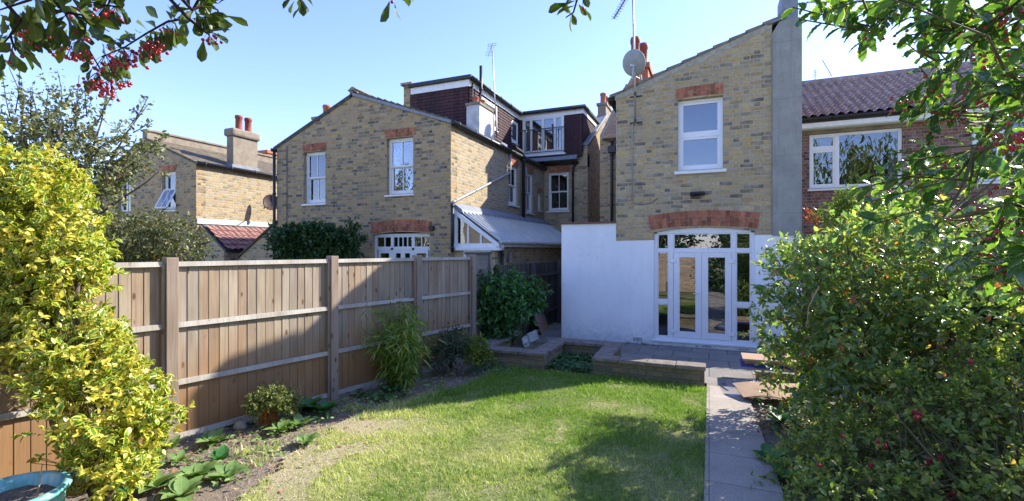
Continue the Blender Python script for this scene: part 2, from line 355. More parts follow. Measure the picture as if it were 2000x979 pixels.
def leaf_mat(name, stops, trans=.4, rough=.38, tmul=(1.25,1.3,.55), margin=None, mw=.3, spec=.45, vein=True):
    t = NT(name); rnd = t.rnd(); c = t.ramp(rnd, stops); uv = t.uv(); sx = t.n('SeparateXYZ', i0=uv)
    ax = t.math('ABSOLUTE', t.math('SUBTRACT', sx.outputs[0], .5))
    if margin:
        nz = t.math('MULTIPLY', t.math('SUBTRACT', t.noise(t.pos(), 90., 2.), .5), .5); e = t.math('ADD', ax, nz)
        c = t.mix(t.maprange(e, .5-mw, .5-mw*.55, 0., 1., True), c, margin)
    if vein: c = t.mix(t.maprange(ax, .035, .0, 0., .45), c, tuple(min(1, q*1.0+.12) for q in stops[-1][1]))
    c = t.mix(.5, c, t.ramp(t.noise(t.pos(), 30., 2.), [(.3,(.75,.75,.75)),(.7,(1.25,1.25,1.25))]), 'MULTIPLY')
    p = t.bsdf(c, rough, spec)
    tl = t.n('BsdfTranslucent', iColor=t.mix(1., c, tmul, 'MULTIPLY')).outputs[0]
    return t.done(t.n('MixShader', i0=trans, i1=p, i2=tl).outputs[0])
GREEN = [(0,(.025,.06,.015)),(.5,(.045,.1,.02)),(.85,(.07,.14,.025)),(1,(.1,.17,.03))]
M['shrub'] = leaf_mat('shrub_leaf', [(0,(0.084,0.153,0.063)),(.45,(0.158,0.259,0.079)),(.75,(0.263,0.355,0.104)),(.92,(0.399,0.431,0.115)),(.96,(0.473,0.364,0.104)),(.985,(0.473,0.163,0.052)),(1,(0.399,0.115,0.052))], .5, .26, tmul=(1.7,1.75,.8), spec=.6)
M['fuchsia'] = leaf_mat('fuchsia_leaf', [(0,(0.110,0.184,0.045)),(.5,(0.198,0.292,0.065)),(.8,(0.319,0.389,0.090)),(.93,(0.440,0.443,0.110)),(1,(0.462,0.259,0.120))], .5, .42, tmul=(1.8,1.8,.7))
M['holly'] = leaf_mat('holly_leaf', [(0,(0.033,0.094,0.030)),(.6,(0.058,0.144,0.036)),(1,(0.117,0.225,0.048))], .45, .2, tmul=(1.9,1.9,.6), margin=(.42,.46,.15), mw=.055, spec=.7)
M['cotleaf'] = leaf_mat('cotoneaster_leaf', [(0,(0.044,0.075,0.013)),(.6,(0.069,0.112,0.017)),(.9,(0.125,0.175,0.022)),(1,(0.250,0.275,0.033))], .3, .4)
M['apple'] = leaf_mat('apple_leaf', [(0,(0.100,0.125,0.052)),(.6,(0.175,0.200,0.091)),(.92,(0.250,0.250,0.117)),(1,(0.500,0.400,0.130))], .3, .5)
M['bushfar'] = leaf_mat('olive_bush_leaf', [(0,(.05,.075,.02)),(.5,(.1,.125,.04)),(.85,(.18,.19,.07)),(1,(.3,.17,.07))], .3, .42)
M['hedge'] = leaf_mat('hedge_leaf', [(0,(0.017,0.049,0.014)),(.7,(0.035,0.098,0.024)),(1,(0.084,0.168,0.036))], .25, .4)
M['laurel'] = leaf_mat('laurel_leaf', [(0,(0.032,0.112,0.035)),(.6,(0.056,0.176,0.042)),(1,(0.128,0.288,0.056))], .3, .25)
M['bamboo'] = leaf_mat('bamboo_leaf', [(0,(0.081,0.169,0.024)),(.5,(0.149,0.260,0.036)),(.9,(0.270,0.364,0.060)),(1,(0.486,0.390,0.120))], .4, .45)
M['darkbush'] = leaf_mat('small_dark_leaf', [(0,(0.032,0.072,0.038)),(.7,(0.064,0.112,0.060)),(1,(0.128,0.176,0.090))], .25, .5)
M['limebush'] = leaf_mat('lime_leaf', [(0,(0.096,0.166,0.023)),(.7,(0.192,0.276,0.035)),(1,(0.336,0.331,0.047))], .35, .4)
M['euonymus'] = leaf_mat('variegated_leaf', [(0,(.04,.13,.015)),(.5,(.09,.22,.02)),(1,(.2,.32,.035))], .36, .3, tmul=(1.2,1.2,.4), margin=(.66,.62,.09), mw=.27, spec=.5)
M['euoyellow'] = leaf_mat('golden_leaf', [(0,(0.391,0.428,0.055)),(.5,(0.614,0.558,0.077)),(1,(0.744,0.632,0.132))], .36, .32, tmul=(1.1,1.05,.4), spec=.5)
M['rosette'] = leaf_mat('soft_broad_leaf', [(0,(.14,.25,.07)),(.6,(.22,.34,.1)),(1,(.32,.42,.14))], .35, .55)
M['rosettedark'] = leaf_mat('deep_green_broad_leaf', [(0,(0.042,0.154,0.046)),(.6,(0.070,0.224,0.052)),(1,(0.126,0.294,0.078))], .3, .45)
M['bluegreen'] = leaf_mat('bluish_leaf', [(0,(.1,.19,.12)),(1,(.18,.28,.17))], .3, .6)
M['ivy'] = leaf_mat('creeping_leaf', [(0,(.03,.1,.03)),(.6,(.06,.16,.04)),(1,(.12,.24,.07))], .3, .4)
M['conifer'] = leaf_mat('conifer_spray', [(0,(.1,.14,.04)),(.6,(.2,.24,.07)),(.9,(.3,.33,.1)),(1,(.32,.2,.1))], .3, .6, vein=False)
M['willow'] = leaf_mat('willow_leaf', [(0,(.08,.12,.02)),(1,(.2,.24,.05))], .4, .5)
M['deadleaf'] = leaf_mat('dry_fallen_leaf', [(0,(.16,.07,.035)),(.6,(.28,.13,.06)),(1,(.35,.2,.09))], .15, .7)
M['redleaf'] = leaf_mat('young_red_leaf', [(0,(.3,.05,.03)),(1,(.5,.12,.05))], .4, .4)
M['yellowleaf'] = leaf_mat('yellow_leaf', [(0,(.35,.33,.03)),(1,(.5,.42,.04))], .4, .4)
M['berry'] = simple('red_berry', (.33,.018,.016), .25, .6, .3, 40)
M['flower'] = simple('crimson_fuchsia_flower', (.3,.006,.03), .5, .3, .2, 40)
M['applefruit'] = simple('yellow_apple', (.35,.26,.09), .5, .4, .2, 20)

# grass & ground
t = NT('grass_blade'); g = t.pos(); rnd = t.rnd()
c1 = t.ramp(rnd, [(0,(.1,.2,.025)),(.5,(.18,.31,.045)),(1,(.3,.42,.08))]); c2 = t.ramp(rnd, [(0,(.3,.41,.1)),(.45,(.48,.52,.2)),(.8,(.66,.62,.36)),(1,(.76,.69,.48))])
sx = t.n('SeparateXYZ', i0=g); n1 = t.noise(g, .9, 4., .6)
edge = t.math('ADD', t.math('MULTIPLY', t.maprange(sx.outputs[0], -2.2, -3.5, 0., .42), t.maprange(sx.outputs[1], 5.2, 4.3, 0., 1.)), t.maprange(sx.outputs[1], 7.0, 5.2, -.12, .09))
f = t.maprange(t.math('ADD', n1, edge), .5, .78, 0., 1., True); f = t.math('ADD', f, t.math('MULTIPLY', t.math('SUBTRACT', rnd, .5), .3), clamp=True)
c = t.mix(f, c1, c2); p = t.bsdf(c, .45, .35); tl = t.n('BsdfTranslucent', iColor=t.mix(1., c, (1.3,1.4,.5), 'MULTIPLY')).outputs[0]
M['grass'] = t.done(t.n('MixShader', i0=.38, i1=p, i2=tl).outputs[0])
t = NT('lawn_floor'); g = t.pos(); c = t.ramp(t.noise(g, 26., 6., .7), [(.3,(.14,.12,.05)),(.5,(.26,.25,.1)),(.68,(.46,.4,.24))])
sx = t.n('SeparateXYZ', i0=g); c = t.mix(t.maprange(t.noise(g, 1.1, 3.), .4, .6), c, t.mix(.5, c, (.06,.12,.03))); c = t.mix(t.math('MULTIPLY', t.maprange(sx.outputs[0], -2.6, -3.3, 0., .8), t.maprange(sx.outputs[1], 5.0, 4.3, 0., 1.)), c, t.ramp(t.noise(g, 60., 5., .7), [(.35,(.22,.17,.11)),(.6,(.52,.43,.3))])); M['lawn'] = t.done(t.bsdf(c, .95, .1, t.bump(t.noise(g, 60., 5., .7), .9, .02)))
t = NT('dark_soil'); g = t.pos(); n = t.noise(g, 34., 7., .72); c = t.ramp(n, [(.3,(.1,.08,.062)),(.5,(.23,.185,.15)),(.65,(.37,.3,.24)),(.8,(.52,.45,.36))])
c = t.mix(t.maprange(t.noise(g, 1.7, 4.), .48, .62, 0., .6), c, (.24,.185,.12)); M['soil'] = t.done(t.bsdf(c, .97, .08, t.bump(n, 1., .03)))
t = NT('far_ground'); g = t.pos(); M['ground'] = t.done(t.bsdf(t.ramp(t.noise(g, .6, 5.), [(.35,(.2,.24,.1)),(.65,(.36,.33,.2))]), .95, .1))
def paving(name, cols, slab, joints):
    t = NT(name); uv = t.uv(); b = t.n('TexBrick', iVector=uv, iColor1=(1,1,1,1), iColor2=(.82,.82,.8,1), iMortar=(.35,.36,.28,1), iScale=1., iMortar_Size=joints, iBrick_Width=slab[0], iRow_Height=slab[1], offset=slab[2])
    c = t.ramp(t.noise(uv, 1.6, 6., .7), cols); c = t.mix(.85, c, b.outputs[0], 'MULTIPLY')
    c = t.mix(.8, c, t.ramp(t.noise(uv, 45., 5., .7), [(.3,(.68,.68,.68)),(.7,(1.25,1.25,1.25))]), 'MULTIPLY')
    sp = t.noise(uv, 130., 2.); c = t.mix(t.maprange(sp, .68, .74, 0., .5), c, (.42,.4,.36)); c = t.mix(t.maprange(t.noise(uv, 6., 6., .75), .6, .72, 0., .45), c, (.07,.065,.055))
    h = t.math('ADD', t.math('MULTIPLY', b.outputs[1], -1.), t.math('MULTIPLY', t.noise(uv, 45., 6., .75), .35)); return t.done(t.bsdf(c, .9, .2, t.bump(h, .8, .008)))
M['patio'] = paving('patio_slabs', [(.3,(0.188,0.170,0.153)),(.5,(0.243,0.221,0.202)),(.7,(0.309,0.278,0.248))], (.62,.6,.5), .008)
M['path'] = paving('path_slabs', [(.3,(0.276,0.242,0.207)),(.5,(0.369,0.322,0.276)),(.7,(0.441,0.386,0.334))], (3., .61, 0.), .004)

# ------------------------------------------------------------ leaves
def template(rows, fold=.25, curl=.0, spiny=False):
    """rows: list of (t, halfwidth). returns verts, faces, uvs ; x along, y across, z up"""
    vs, uv = [], []
    for i, (t_, hw) in enumerate(rows):
        zc = curl*math.sin(t_*math.pi)*-.5 + curl*t_
        z = -fold*hw; zs = (.06 if (i % 2) else -.06)*(.5 if spiny else 0)
        for s in (-1, 0, 1):
            vs.append((t_, s*hw, (abs(s)*-z) - curl*t_*t_ + abs(s)*zs)); uv.append((.5+.5*s, t_))
    fs = []
    for i in range(len(rows)-1):
        a = i*3
        fs += [(a, a+1, a+4, a+3), (a+1, a+2, a+5, a+4)]
    return np.array(vs), fs, np.array(uv)
T_OVAL = template([(0,.03),(.28,.2),(.62,.21),(1,.01)], .35, .18)
T_OVAL2 = template([(0,.02),(.14,.15),(.35,.26),(.6,.27),(.82,.17),(1,.01)], .3, .25)
T_WIDE = template([(0,.03),(.2,.26),(.5,.35),(.8,.24),(1,.01)], .3, .2)
T_OBOV = template([(0,.03),(.3,.12),(.6,.23),(.85,.2),(1,.03)], .4, .15)
T_HOLLY = template([(0,.02),(.08,.1),(.2,.2),(.26,.185),(.4,.265),(.46,.235),(.6,.265),(.67,.215),(.8,.2),(.86,.12),(.93,.06),(1,.003)], .35, .3, True)
T_LANCE = template([(0,.015),(.25,.07),(.6,.06),(1,.004)], .3, .35)
T_QUAD = template([(0,.05),(.5,.3),(1,.03)], .35, .15)
T_BLADE = template([(0,.05),(.5,.04),(1,.004)], .2, .35)

def nrm(a): return a/np.maximum(1e-9, np.linalg.norm(a, axis=1, keepdims=True))
def scatter(name, tpl, P, D, N, S, mat, parent=None, smooth=True, wscale=None):
    vs, fs, uv = tpl; P = np.asarray(P, float); D = nrm(np.asarray(D, float)); N = np.asarray(N, float)
    B = nrm(np.cross(N, D)); N = np.cross(D, B); n = len(P); k = len(vs); S = np.asarray(S, float).reshape(-1, 1, 1)
    W = S if wscale is None else S*np.asarray(wscale).reshape(-1, 1, 1)
    V = P[:, None, :] + S*vs[None, :, 0:1]*D[:, None, :] + W*vs[None, :, 1:2]*B[:, None, :] + S*vs[None, :, 2:3]*N[:, None, :]
    if parent: org = np.array(ORG[parent.name])
    else: org = np.array([V[..., 0].mean(), V[..., 1].mean(), V[..., 2].min()])
    V = (V - org).reshape(-1, 3); me = bpy.data.meshes.new(name); me.vertices.add(len(V)); me.vertices.foreach_set('co', V.ravel())
    li = np.concatenate([np.array(f) for f in fs]); tot = np.array([len(f) for f in fs]); nl = len(li)
    me.loops.add(nl*n); me.polygons.add(len(fs)*n)
    me.loops.foreach_set('vertex_index', (li[None, :] + (np.arange(n)*k)[:, None]).ravel().astype(np.int32))
    st = np.concatenate([[0], np.cumsum(tot)[:-1]]); me.polygons.foreach_set('loop_start', (st[None, :] + (np.arange(n)*nl)[:, None]).ravel().astype(np.int32))
    me.polygons.foreach_set('loop_total', np.tile(tot, n).astype(np.int32))
    u = me.uv_layers.new(name='uv'); u.data.foreach_set('uv', np.tile(uv[li], (n, 1)).ravel())
    me.update(calc_edges=True); me.validate()
    if smooth: me.polygons.foreach_set('use_smooth', np.ones(len(fs)*n, bool))
    me.materials.append(mat); return link_mesh(me, name, parent, org)

def rand_dirs(n):
    return nrm(rng.normal(size=(n, 3)))
def crown(ells, tips, leaves, tl, upbias=.35, shell=.55, flat=0.6, keep=None, droop=0., tdir=None):
    """ells: list of (centre, radii, weight). returns leaf positions, dirs, normals and twig segments"""
    wts = np.array([e[2] for e in ells], float); wts /= wts.sum(); which = rng.choice(len(ells), tips, p=wts)
    C_ = np.array([list(e[0]) for e in ells])[which]; Rr = np.array([list(e[1]) for e in ells])[which]
    d = rand_dirs(tips); rad = (shell + (1-shell)*rng.random((tips, 1)))*(1+.14*rng.normal(size=(tips, 1)))
    T = C_ + d*rad*Rr; out = nrm(d*np.array([1, 1, 1.]) + np.array([0, 0, upbias]) + .55*rng.normal(size=(tips, 3)))
    out[:, 2] -= droop; out = nrm(out)
    if keep is not None:
        m = keep(T); T, out, d = T[m], out[m], d[m]
    n = len(T); s = rng.random((n, leaves)); ln = tl*(.6+.8*rng.random((n, 1)))
    P = T[:, None, :] + out[:, None, :]*(s*ln)[..., None] + rng.normal(size=(n, leaves, 3))*tl*.06
    side = rand_dirs(n*leaves).reshape(n, leaves, 3); D = out[:, None, :]*.7 + side*.8
    up = np.array([0, 0, 1.])*flat*1.4 + d[:, None, :]*.5 + rng.normal(size=(n, leaves, 3))*.45
    return P.reshape(-1, 3), D.reshape(-1, 3), up.reshape(-1, 3), T, out, ln
def twigs(mb, T, out, ln, base, r=.004, every=1, n=4, back=.6):
    for i in range(0, len(T), every):
        p = Vector(T[i]); e = p + Vector(out[i])*float(ln[i, 0]); b = Vector(base[i % len(base)]) if base is not None else p
        m_ = p.lerp(b, back*.5); m_.z -= .0; q = p.lerp(b, back)
        mb.tube([q, m_, p, e], r*1.6, r*.5, n, False)

def inside(pt, poly):
    x, y = pt; c = False; j = len(poly)-1
    for i in range(len(poly)):
        xi, yi = poly[i]; xj, yj = poly[j]
        if (yi > y) != (yj > y) and x < (xj-xi)*(y-yi)/(yj-yi)+xi: c = not c
        j = i
    return c

# ============================================================ STRUCTURE: ground
def sheet(name, pts, z, mat, kind='structure'):
    m = MB(); m.add([(x, y, z) for x, y in pts], [tuple(range(len(pts)))]); o = m.build(name, mat); o['kind'] = kind; return o
sheet('ground', [(-400,-400),(400,-400),(400,400),(-400,400)], -.03, M['ground'])
def grid_sheet(name, x0, x1, y0, y1, step, zf, mat, cut=None):
    xs = np.arange(x0, x1+1e-6, step); ys = np.arange(y0, y1+1e-6, step); m = MB()
    vs = [(x, y, zf(x, y)) for y in ys for x in xs]; nx = len(xs)
    fs = [(j*nx+i, j*nx+i+1, (j+1)*nx+i+1, (j+1)*nx+i) for j in range(len(ys)-1) for i in range(nx-1) if cut is None or cut((xs[i]+xs[i+1])/2, (ys[j]+ys[j+1])/2)]
    m.add(vs, fs); o = m.build(name, mat, smooth=True, recalc=False); o['kind'] = 'structure'; return o
from mathutils import noise as mn
def edge_x(y):      # left edge of the lawn
    base = np.interp(y, [-3, 1.5, 2.6, 3.4, 4.0, 4.7, 5.2, 5.8, 6.4, 7.0, 7.6], [-3.3, -3.1, -3.3, -3.7, -3.8, -3.8, -3.55, -3.3, -3.15, -3.25, -3.4])
    return base + .09*mn.noise(Vector((y*2.1, 3, 0))) + .05*mn.noise(Vector((y*6, 1, 0)))
def soilz(x, y): return -.012 + .02*mn.noise(Vector((x*2.5, y*2.5, 0))) + .016*mn.noise(Vector((x*9, y*9, 0)))
grid_sheet('soil_bed', -5.9, -2.6, .0, 8.9, .06, soilz, M['soil'])
grid_sheet('soil_border', .42, 3.6, .0, 8.9, .07, lambda x, y: soilz(x, y)-.004, M['soil'])
lawnz = lambda x, y: .012 + .012*mn.noise(Vector((x*1.3, y*1.3, 5))) + .005*mn.noise(Vector((x*7, y*7, 5)))
grid_sheet('lawn', -3.8, -.06, -3.2, 8.38, .07, lawnz, M['lawn'], cut=lambda x, y: x > edge_x(y)+.02)
sheet('path', [(-.05,-3),(.56,-3),(.54,4.2),(.47,7.3),(-.03,7.3)], .022, M['path'])
pm = MB(); pm.add([(-.03,7.302,.022),(1.9,7.302,.022),(1.9,10.05,.022),(-3.62,10.05,.022),(-3.62,8.45,.022),(-2.45,8.45,.022),(-1.6,8.5,.022),(-1.6,7.4,.022),(-.03,7.4,.022)], [(0,1,2,3,4,5,6,7,8)])
pm.add([(-3.62,10.054,.022),(-2.97,10.054,.022),(-2.97,17,.022),(-3.62,17,.022)], [(0,1,2,3)]); o = pm.build('patio', M['patio'], recalc=False); o['kind'] = 'structure'

# ============================================================ windows
def win(parent, fr, u0, u1, v0, v1, style, inset=.1, mat='upvc', sill=(.04,.07,.05), curtain=None, name='window', head=0.):
    f = MB(); d0, d1 = -inset-.06, -inset; fw = .055; g = MB(); gd = -inset-.035
    f.fbox(fr, u0, u0+fw, v0, v1, d0, d1); f.fbox(fr, u1-fw, u1, v0, v1, d0, d1)
    f.fbox(fr, u0+fw, u1-fw, v1-fw, v1, d0, d1); f.fbox(fr, u0+fw, u1-fw, v0, v0+fw, d0, d1)
    a0, a1, b0, b1 = u0+fw, u1-fw, v0+fw, v1-fw
    def pane(x0, x1, z0, z1, s=.04, dd=0.0, bars=0):
        e = d1-.012+dd
        f.fbox(fr, x0, x0+s, z0, z1, e-.035, e); f.fbox(fr, x1-s, x1, z0, z1, e-.035, e)
        f.fbox(fr, x0+s, x1-s, z1-s, z1, e-.035, e); f.fbox(fr, x0+s, x1-s, z0, z0+s*1.2, e-.035, e)
        for k in range(bars):
            xc = x0+(x1-x0)*(k+1)/(bars+1); f.fbox(fr, xc-.011, xc+.011, z0+s*1.2, z1-s, e-.028, e-.004)
        g.fbox(fr, x0+s, x1-s, z0+s*1.2, z1-s, e-.026, e-.02)
    if style == 'sash':
        m_ = (b0+b1)/2; pane(a0, a1, m_-.015, b1, .035, 0, 1); pane(a0, a1, b0, m_+.012, .045, -.04, 1)
    elif style == 'twin':
        m_ = b0+(b1-b0)*.49; f.fbox(fr, a0, a1, m_-.03, m_+.03, d0, d1-.004); pane(a0, a1, m_+.03, b1, .045); pane(a0, a1, b0, m_-.03, .045)
    elif style == 'single': pane(a0, a1, b0, b1, .04)
    elif style == 'picture':
        m_ = a0+(a1-a0)*.3; f.fbox(fr, m_-.04, m_+.04, b0, b1, d0, d1-.003); h_ = b0+(b1-b0)*.74
        f.fbox(fr, a0, m_-.04, h_-.035, h_+.035, d0, d1-.003); pane(a0, m_-.04, h_+.035, b1, .04); pane(a0, m_-.04, b0, h_-.035, .05); pane(m_+.04, a1, b0, b1, .02)
    o = f.build(name, M[mat], parent, bevel=.004)
    g.build('pane', M['glass'], o)
    if sill:
        s = MB(); s.hexa([fr(u0-sill[0], v0-sill[2]-.01, -inset-.02), fr(u1+sill[0], v0-sill[2]-.01, -inset-.02), fr(u1+sill[0], v0-sill[2]-.01, sill[1]), fr(u0-sill[0], v0-sill[2]-.01, sill[1]),
                           fr(u0-sill[0], v0+.0, -inset-.02), fr(u1+sill[0], v0, -inset-.02), fr(u1+sill[0], v0-.02, sill[1]), fr(u0-sill[0], v0-.02, sill[1])])
        s.build('sill', M['paintw'], o, bevel=.006)
    r = MB(); r.fbox(fr, u0-.1, u1+.1, v0-.1, v1+.1, -inset-.5, -inset-.48); r.build('dark_room_panel', M['interior'], o)  # dark panel close behind the glass, the room's dimness put into its colour
    if curtain:
        for (c0, c1, cm) in curtain:
            q = MB(); n = 24; vs = []; fs = []
            for i in range(n+1):
                uu = u0+(u1-u0)*(c0+(c1-c0)*i/n); dd = -inset-.16+.022*math.sin(i*1.7)
                vs += [fr(uu, v0+.02, dd), fr(uu, v1-.02, dd)]
            fs = [(2*i, 2*i+2, 2*i+3, 2*i+1) for i in range(n)]; q.add(vs, fs); q.build('curtain', M[cm], o, smooth=True, recalc=False)
    return o

def gutter(parent, p0, p1, r=.055, mat='black', name='gutter'):
    m = MB(); m.tube([p0, p1], r, n=10)
    d = (Vector(p1)-Vector(p0)); L = d.length
    for k in range(int(L/.9)+1):
        q = Vector(p0)+d.normalized()*(.25+k*.9); m.tube([q-d.normalized()*.02, q+d.normalized()*.02], r*1.22, n=10)
    return m.build(name, M[mat], parent, smooth=True)
def pipe(parent, pts, r=.035, mat='black', name='drainpipe', collars=True):
    m = MB(); m.tube(pts, r, n=10)
    if collars:
        for i in range(len(pts)-1):
            a, b = Vector(pts[i]), Vector(pts[i+1]); L = (b-a).length; d = (b-a).normalized()
            if L > .8:
                for k in range(int(L/1.1)+1):
                    q = a+d*min(L-.05, .1+k*1.1); m.tube([q-d*.03, q+d*.03], r*1.25, n=10)
    return m.build(name, M[mat], parent, smooth=True)
def chimney_pots(parent, spots, z, r, h, mat='pot'):
    for x, y in spots:
        m = MB(); m.lathe((x, y, z), [(r*.95,0),(r*1.05,.03),(r*.86,.06),(r*.82,h*.75),(r*.95,h*.8),(r*1.0,h*.9),(r*.85,h),(r*.6,h),(r*.55,h-.08),(0.01,h-.1)], 18)
        m.build('chimney_pot', M[mat], parent, smooth=True)

def pantiles(name, mat, O, U, S, width, length, period, course, amp, parent, lift=.035):
    """O lower-left corner, U along eave, S up the slope"""
    O, U, S = Vector(O), Vector(U).normalized(), Vector(S).normalized(); N = U.cross(S).normalized()
    if N.z < 0: N = -N
    seg = 8; nu = int(width/period*seg); nc = int(length/course); m = MB(); vs = []; fs = []; rv = []; rf = []
    for j in range(nc):
        for (s, l) in ((j*course-.03, lift), ((j+1)*course, 0.)):
            for i in range(nu+1):
                x = i*period/seg; ph = 2*math.pi*(i % seg)/seg; prof = amp*(math.sin(ph)+.35*math.sin(2*ph+.8))
                vs.append(O + U*x + S*s + N*(prof + l + .004*math.sin(i//seg*3.7+j*2.1)))
        b = j*2*(nu+1)
        for i in range(nu): fs.append((b+i, b+i+1, b+nu+1+i+1, b+nu+1+i))
        if j:   # riser, with its own vertices so that the step stays crisp
            k0 = len(rv); 
            for i in range(nu+1): rv.append(vs[b+i]); rv.append(vs[b+i]-N*(lift+.012))
            for i in range(nu): rf.append((k0+2*i, k0+2*i+1, k0+2*i+3, k0+2*i+2))
    m.add(vs, fs); m.add(rv, rf); o = m.build(name, M[mat], parent, smooth=True, recalc=False)
    u = MB(); u.slab([O-N*.06, O+U*width-N*.06, O+U*width+S*length-N*.06, O+S*length-N*.06], .08)
    u.build('roof_underside', M['greyroof'], parent)
    return o
def hung_tiles(name, fr, u0, u1, v0, v1, parent, holes=(), course=.098):
    """tile-hung wall: each course a strip tilted out at its foot, tiles with gaps"""
    m = MB(); n = int(math.ceil((v1-v0)/course)); tw = .165
    for j in range(n):
        a, b = v0+j*course, min(v1, v0+(j+1)*course+.02); x = u0-(tw/2 if j % 2 else 0)
        while x < u1:
            x0, x1 = max(u0, x+.002), min(u1, x+tw-.002); x += tw
            if x1-x0 < .01: continue
            if any(h[0] < (x0+x1)/2 < h[1] and h[2] < (a+b)/2 < h[3] for h in holes): continue
            e = .026+random.random()*.006; dp = -.014 if random.random() < .0 else 0
            m.add([fr(x0,a,e),fr(x1,a,e),fr(x1,b,.006),fr(x0,b,.006),fr(x0,a,e-.012),fr(x1,a,e-.012)], [(0,1,2,3),(4,5,1,0)])
    return m.build(name, M['hung'], parent, recalc=False)

# ============================================================ our house (white rendered foot, stock brick gable)
YH = 10.04
H = thing('rear_house', (-.2, YH, 0), 'yellow brick rear gable with white painted lower wall and white french doors', 'house')
fr = FY(YH)
vrg = lambda x: 5.17 + (x+1.8)*.349       # verge height
# brick upper wall
win_h = rect(-.58, .25, 3.52, 4.93)
door_h = [(-1.04,2.14),(-1.04,2.30)] + [(-1.04+1.84*i/10, 2.30+.09*(1-(2*i/10-1)**2)) for i in range(1,10)] + [(.80,2.30),(.80,2.2)]
outl = [(-1.8,2.13),(-1.04,2.14)] + door_h[1:-1] + [(.80,2.22),(1.08,2.22),(1.08,vrg(1.08)-.02),(-1.8,vrg(-1.8)-.02)]
wall(MB(), fr, outl, [win_h], .3).build('brick_wall', M['stock'], H)
# white painted masonry, 12 mm proud
mb = MB(); fw_ = FY(YH-.014)
wall(mb, fw_, [(-2.98,0),(-1.04,0),(-1.04,2.14),(-1.8,2.13),(-1.8,2.5),(-2.98,2.5)], t=.31)
wall(mb, fw_, [(.80,0),(1.56,0),(1.56,2.22),(.80,2.22)], t=.31)
wall(mb, fw_, rect(-1.04,.80,0,.12), t=.31)
mb.build('painted_wall', M['masonry'], H)
mb = MB(); mb.box((-2.98,YH+.3,0),(-2.7,13.6,2.5)); mb.build('painted_return_wall', M['masonry'], H)
mb = MB(); x = -3.03
while x < -1.82:
    x2 = min(x+.3, -1.805); mb.hexa([(x+.003,YH-.06,2.502),(x2,YH-.06,2.502),(x2,YH+.3,2.502),(x+.003,YH+.3,2.502),(x+.003,YH-.06,2.528),(x2,YH-.06,2.528),(x2,YH+.3,2.56),(x+.003,YH+.3,2.56)]); x += .3
mb.build('tile_coping', M['tilecoping'], H)
mb = MB(); mb.box((-2.98,YH+.31,2.42),(-1.8,13.55,2.5)); mb.build('flat_roof', M['greyroof'], H)
# rendered pier / chimney breast
mb = MB(); wall(mb, FY(YH-.03), [(1.085,2.2),(1.56,2.2),(1.56,6.18),(1.42,6.18),(1.2,6.16),(1.085,5.97)], t=.8); mb.build('rendered_pier', M['pier'], H)
mb = MB(); mb.box((1.24,YH-.02,6.16),(1.5,YH+.6,6.72)); mb.build('chimney_stack', M['lead'], H)
mb = MB(); mb.hexa([(1.0,YH-.06,6.12),(1.3,YH-.06,6.2),(1.3,YH+.6,6.2),(1.0,YH+.6,6.12),(1.16,YH-.04,6.24),(1.26,YH-.04,6.42),(1.26,YH+.6,6.42),(1.16,YH+.6,6.24)]); mb.build('lead_apron', M['lead'], H)
# side walls + roof of the outrigger
mb = MB(); mb.box((-1.8,YH+.3,0),(-1.52,13.5,5.15)); mb.build('side_wall', M['stock'], H)
mb = MB(); mb.box((1.28,YH+.78,0),(1.56,17.2,6.2)); mb.build('party_wall', M['stock'], H)
def vtx(x, y, dz=0.): return (x, y, vrg(x)+dz)
mb = MB(); mb.slab([vtx(-1.95,YH+.02,.03),vtx(1.2,YH+.02,.03),vtx(1.2,17,.03),vtx(-1.95,17,.03)], .08); mb.build('roof', M['slate'], H)
mb = MB(); n = 11
for i in range(n):        # stepped verge tiles
    x0 = -1.93+i*.285; x1 = x0+.3; mb.hexa([vtx(x0,YH-.05,.0),vtx(x1,YH-.05,.0),vtx(x1,YH+.25,.0),vtx(x0,YH+.25,.0),vtx(x0,YH-.05,.065),vtx(x1,YH-.05,.035),vtx(x1,YH+.25,.035),vtx(x0,YH+.25,.065)])
mb.build('verge_tiles', M['coping'], H)
mb = MB(); k = 40; vs = []; fs = []
for i in range(k+1):
    x = -1.82+i*(2.9/k); lo = -.1-.05*abs(mn.noise(Vector((x*3,0,0))))-.03*mn.noise(Vector((x*9,0,2)))
    vs += [(x,YH-.006,vrg(x)+lo),(x,YH-.03,vrg(x)+.0)]
fs = [(2*i,2*i+2,2*i+3,2*i+1) for i in range(k)]; mb.add(vs, fs); mb.build('mortar_fillet', M['cement'], H, recalc=False)
gutter(H, (-1.92,YH-.02,5.1), (-1.92,13.6,5.1), .06)
# main body behind
mb = MB(); wall(mb, FY(13.5), [(-2.66,0),(1.27,0),(1.27,5.1),(-2.66,5.1)], t=.3); mb.build('main_rear_wall', M['stock'], H)
mb = MB(); wall(mb, FX(-2.66), [(13.8,0),(23.2,0),(23.2,5.2),(18.5,8.3),(13.8,5.3)], t=.28); mb.build('gable_end_wall', M['stock'], H)
mb = MB(); mb.slab([(-2.78,13.35,5.08),(1.56,13.35,5.08),(1.56,18.5,8.48),(-2.78,18.5,8.48)], .09); mb.slab([(-2.78,18.5,8.48),(1.56,18.5,8.48),(1.56,23.4,5.2),(-2.78,23.4,5.2)], .09); mb.build('main_roof', M['slate'], H)
pipe(H, [(-2.52,13.42,5.0),(-2.52,13.40,4.7),(-2.52,13.4,.1)], .04)
mb = MB(); mb.box((-2.62,13.32,4.66),(-2.4,13.48,4.86)); mb.build('hopper_head', M['black'], H, bevel=.02)
mb = MB(); mb.box((-2.36,16.2,7.0),(-1.86,17.1,7.95)); mb.box((-2.42,16.14,7.95),(-1.8,17.16,8.12)); mb.build('main_chimney', M['redlint'], H)
p0 = PY(1240,83,16.4); p1 = PY(1257,92,17.0)
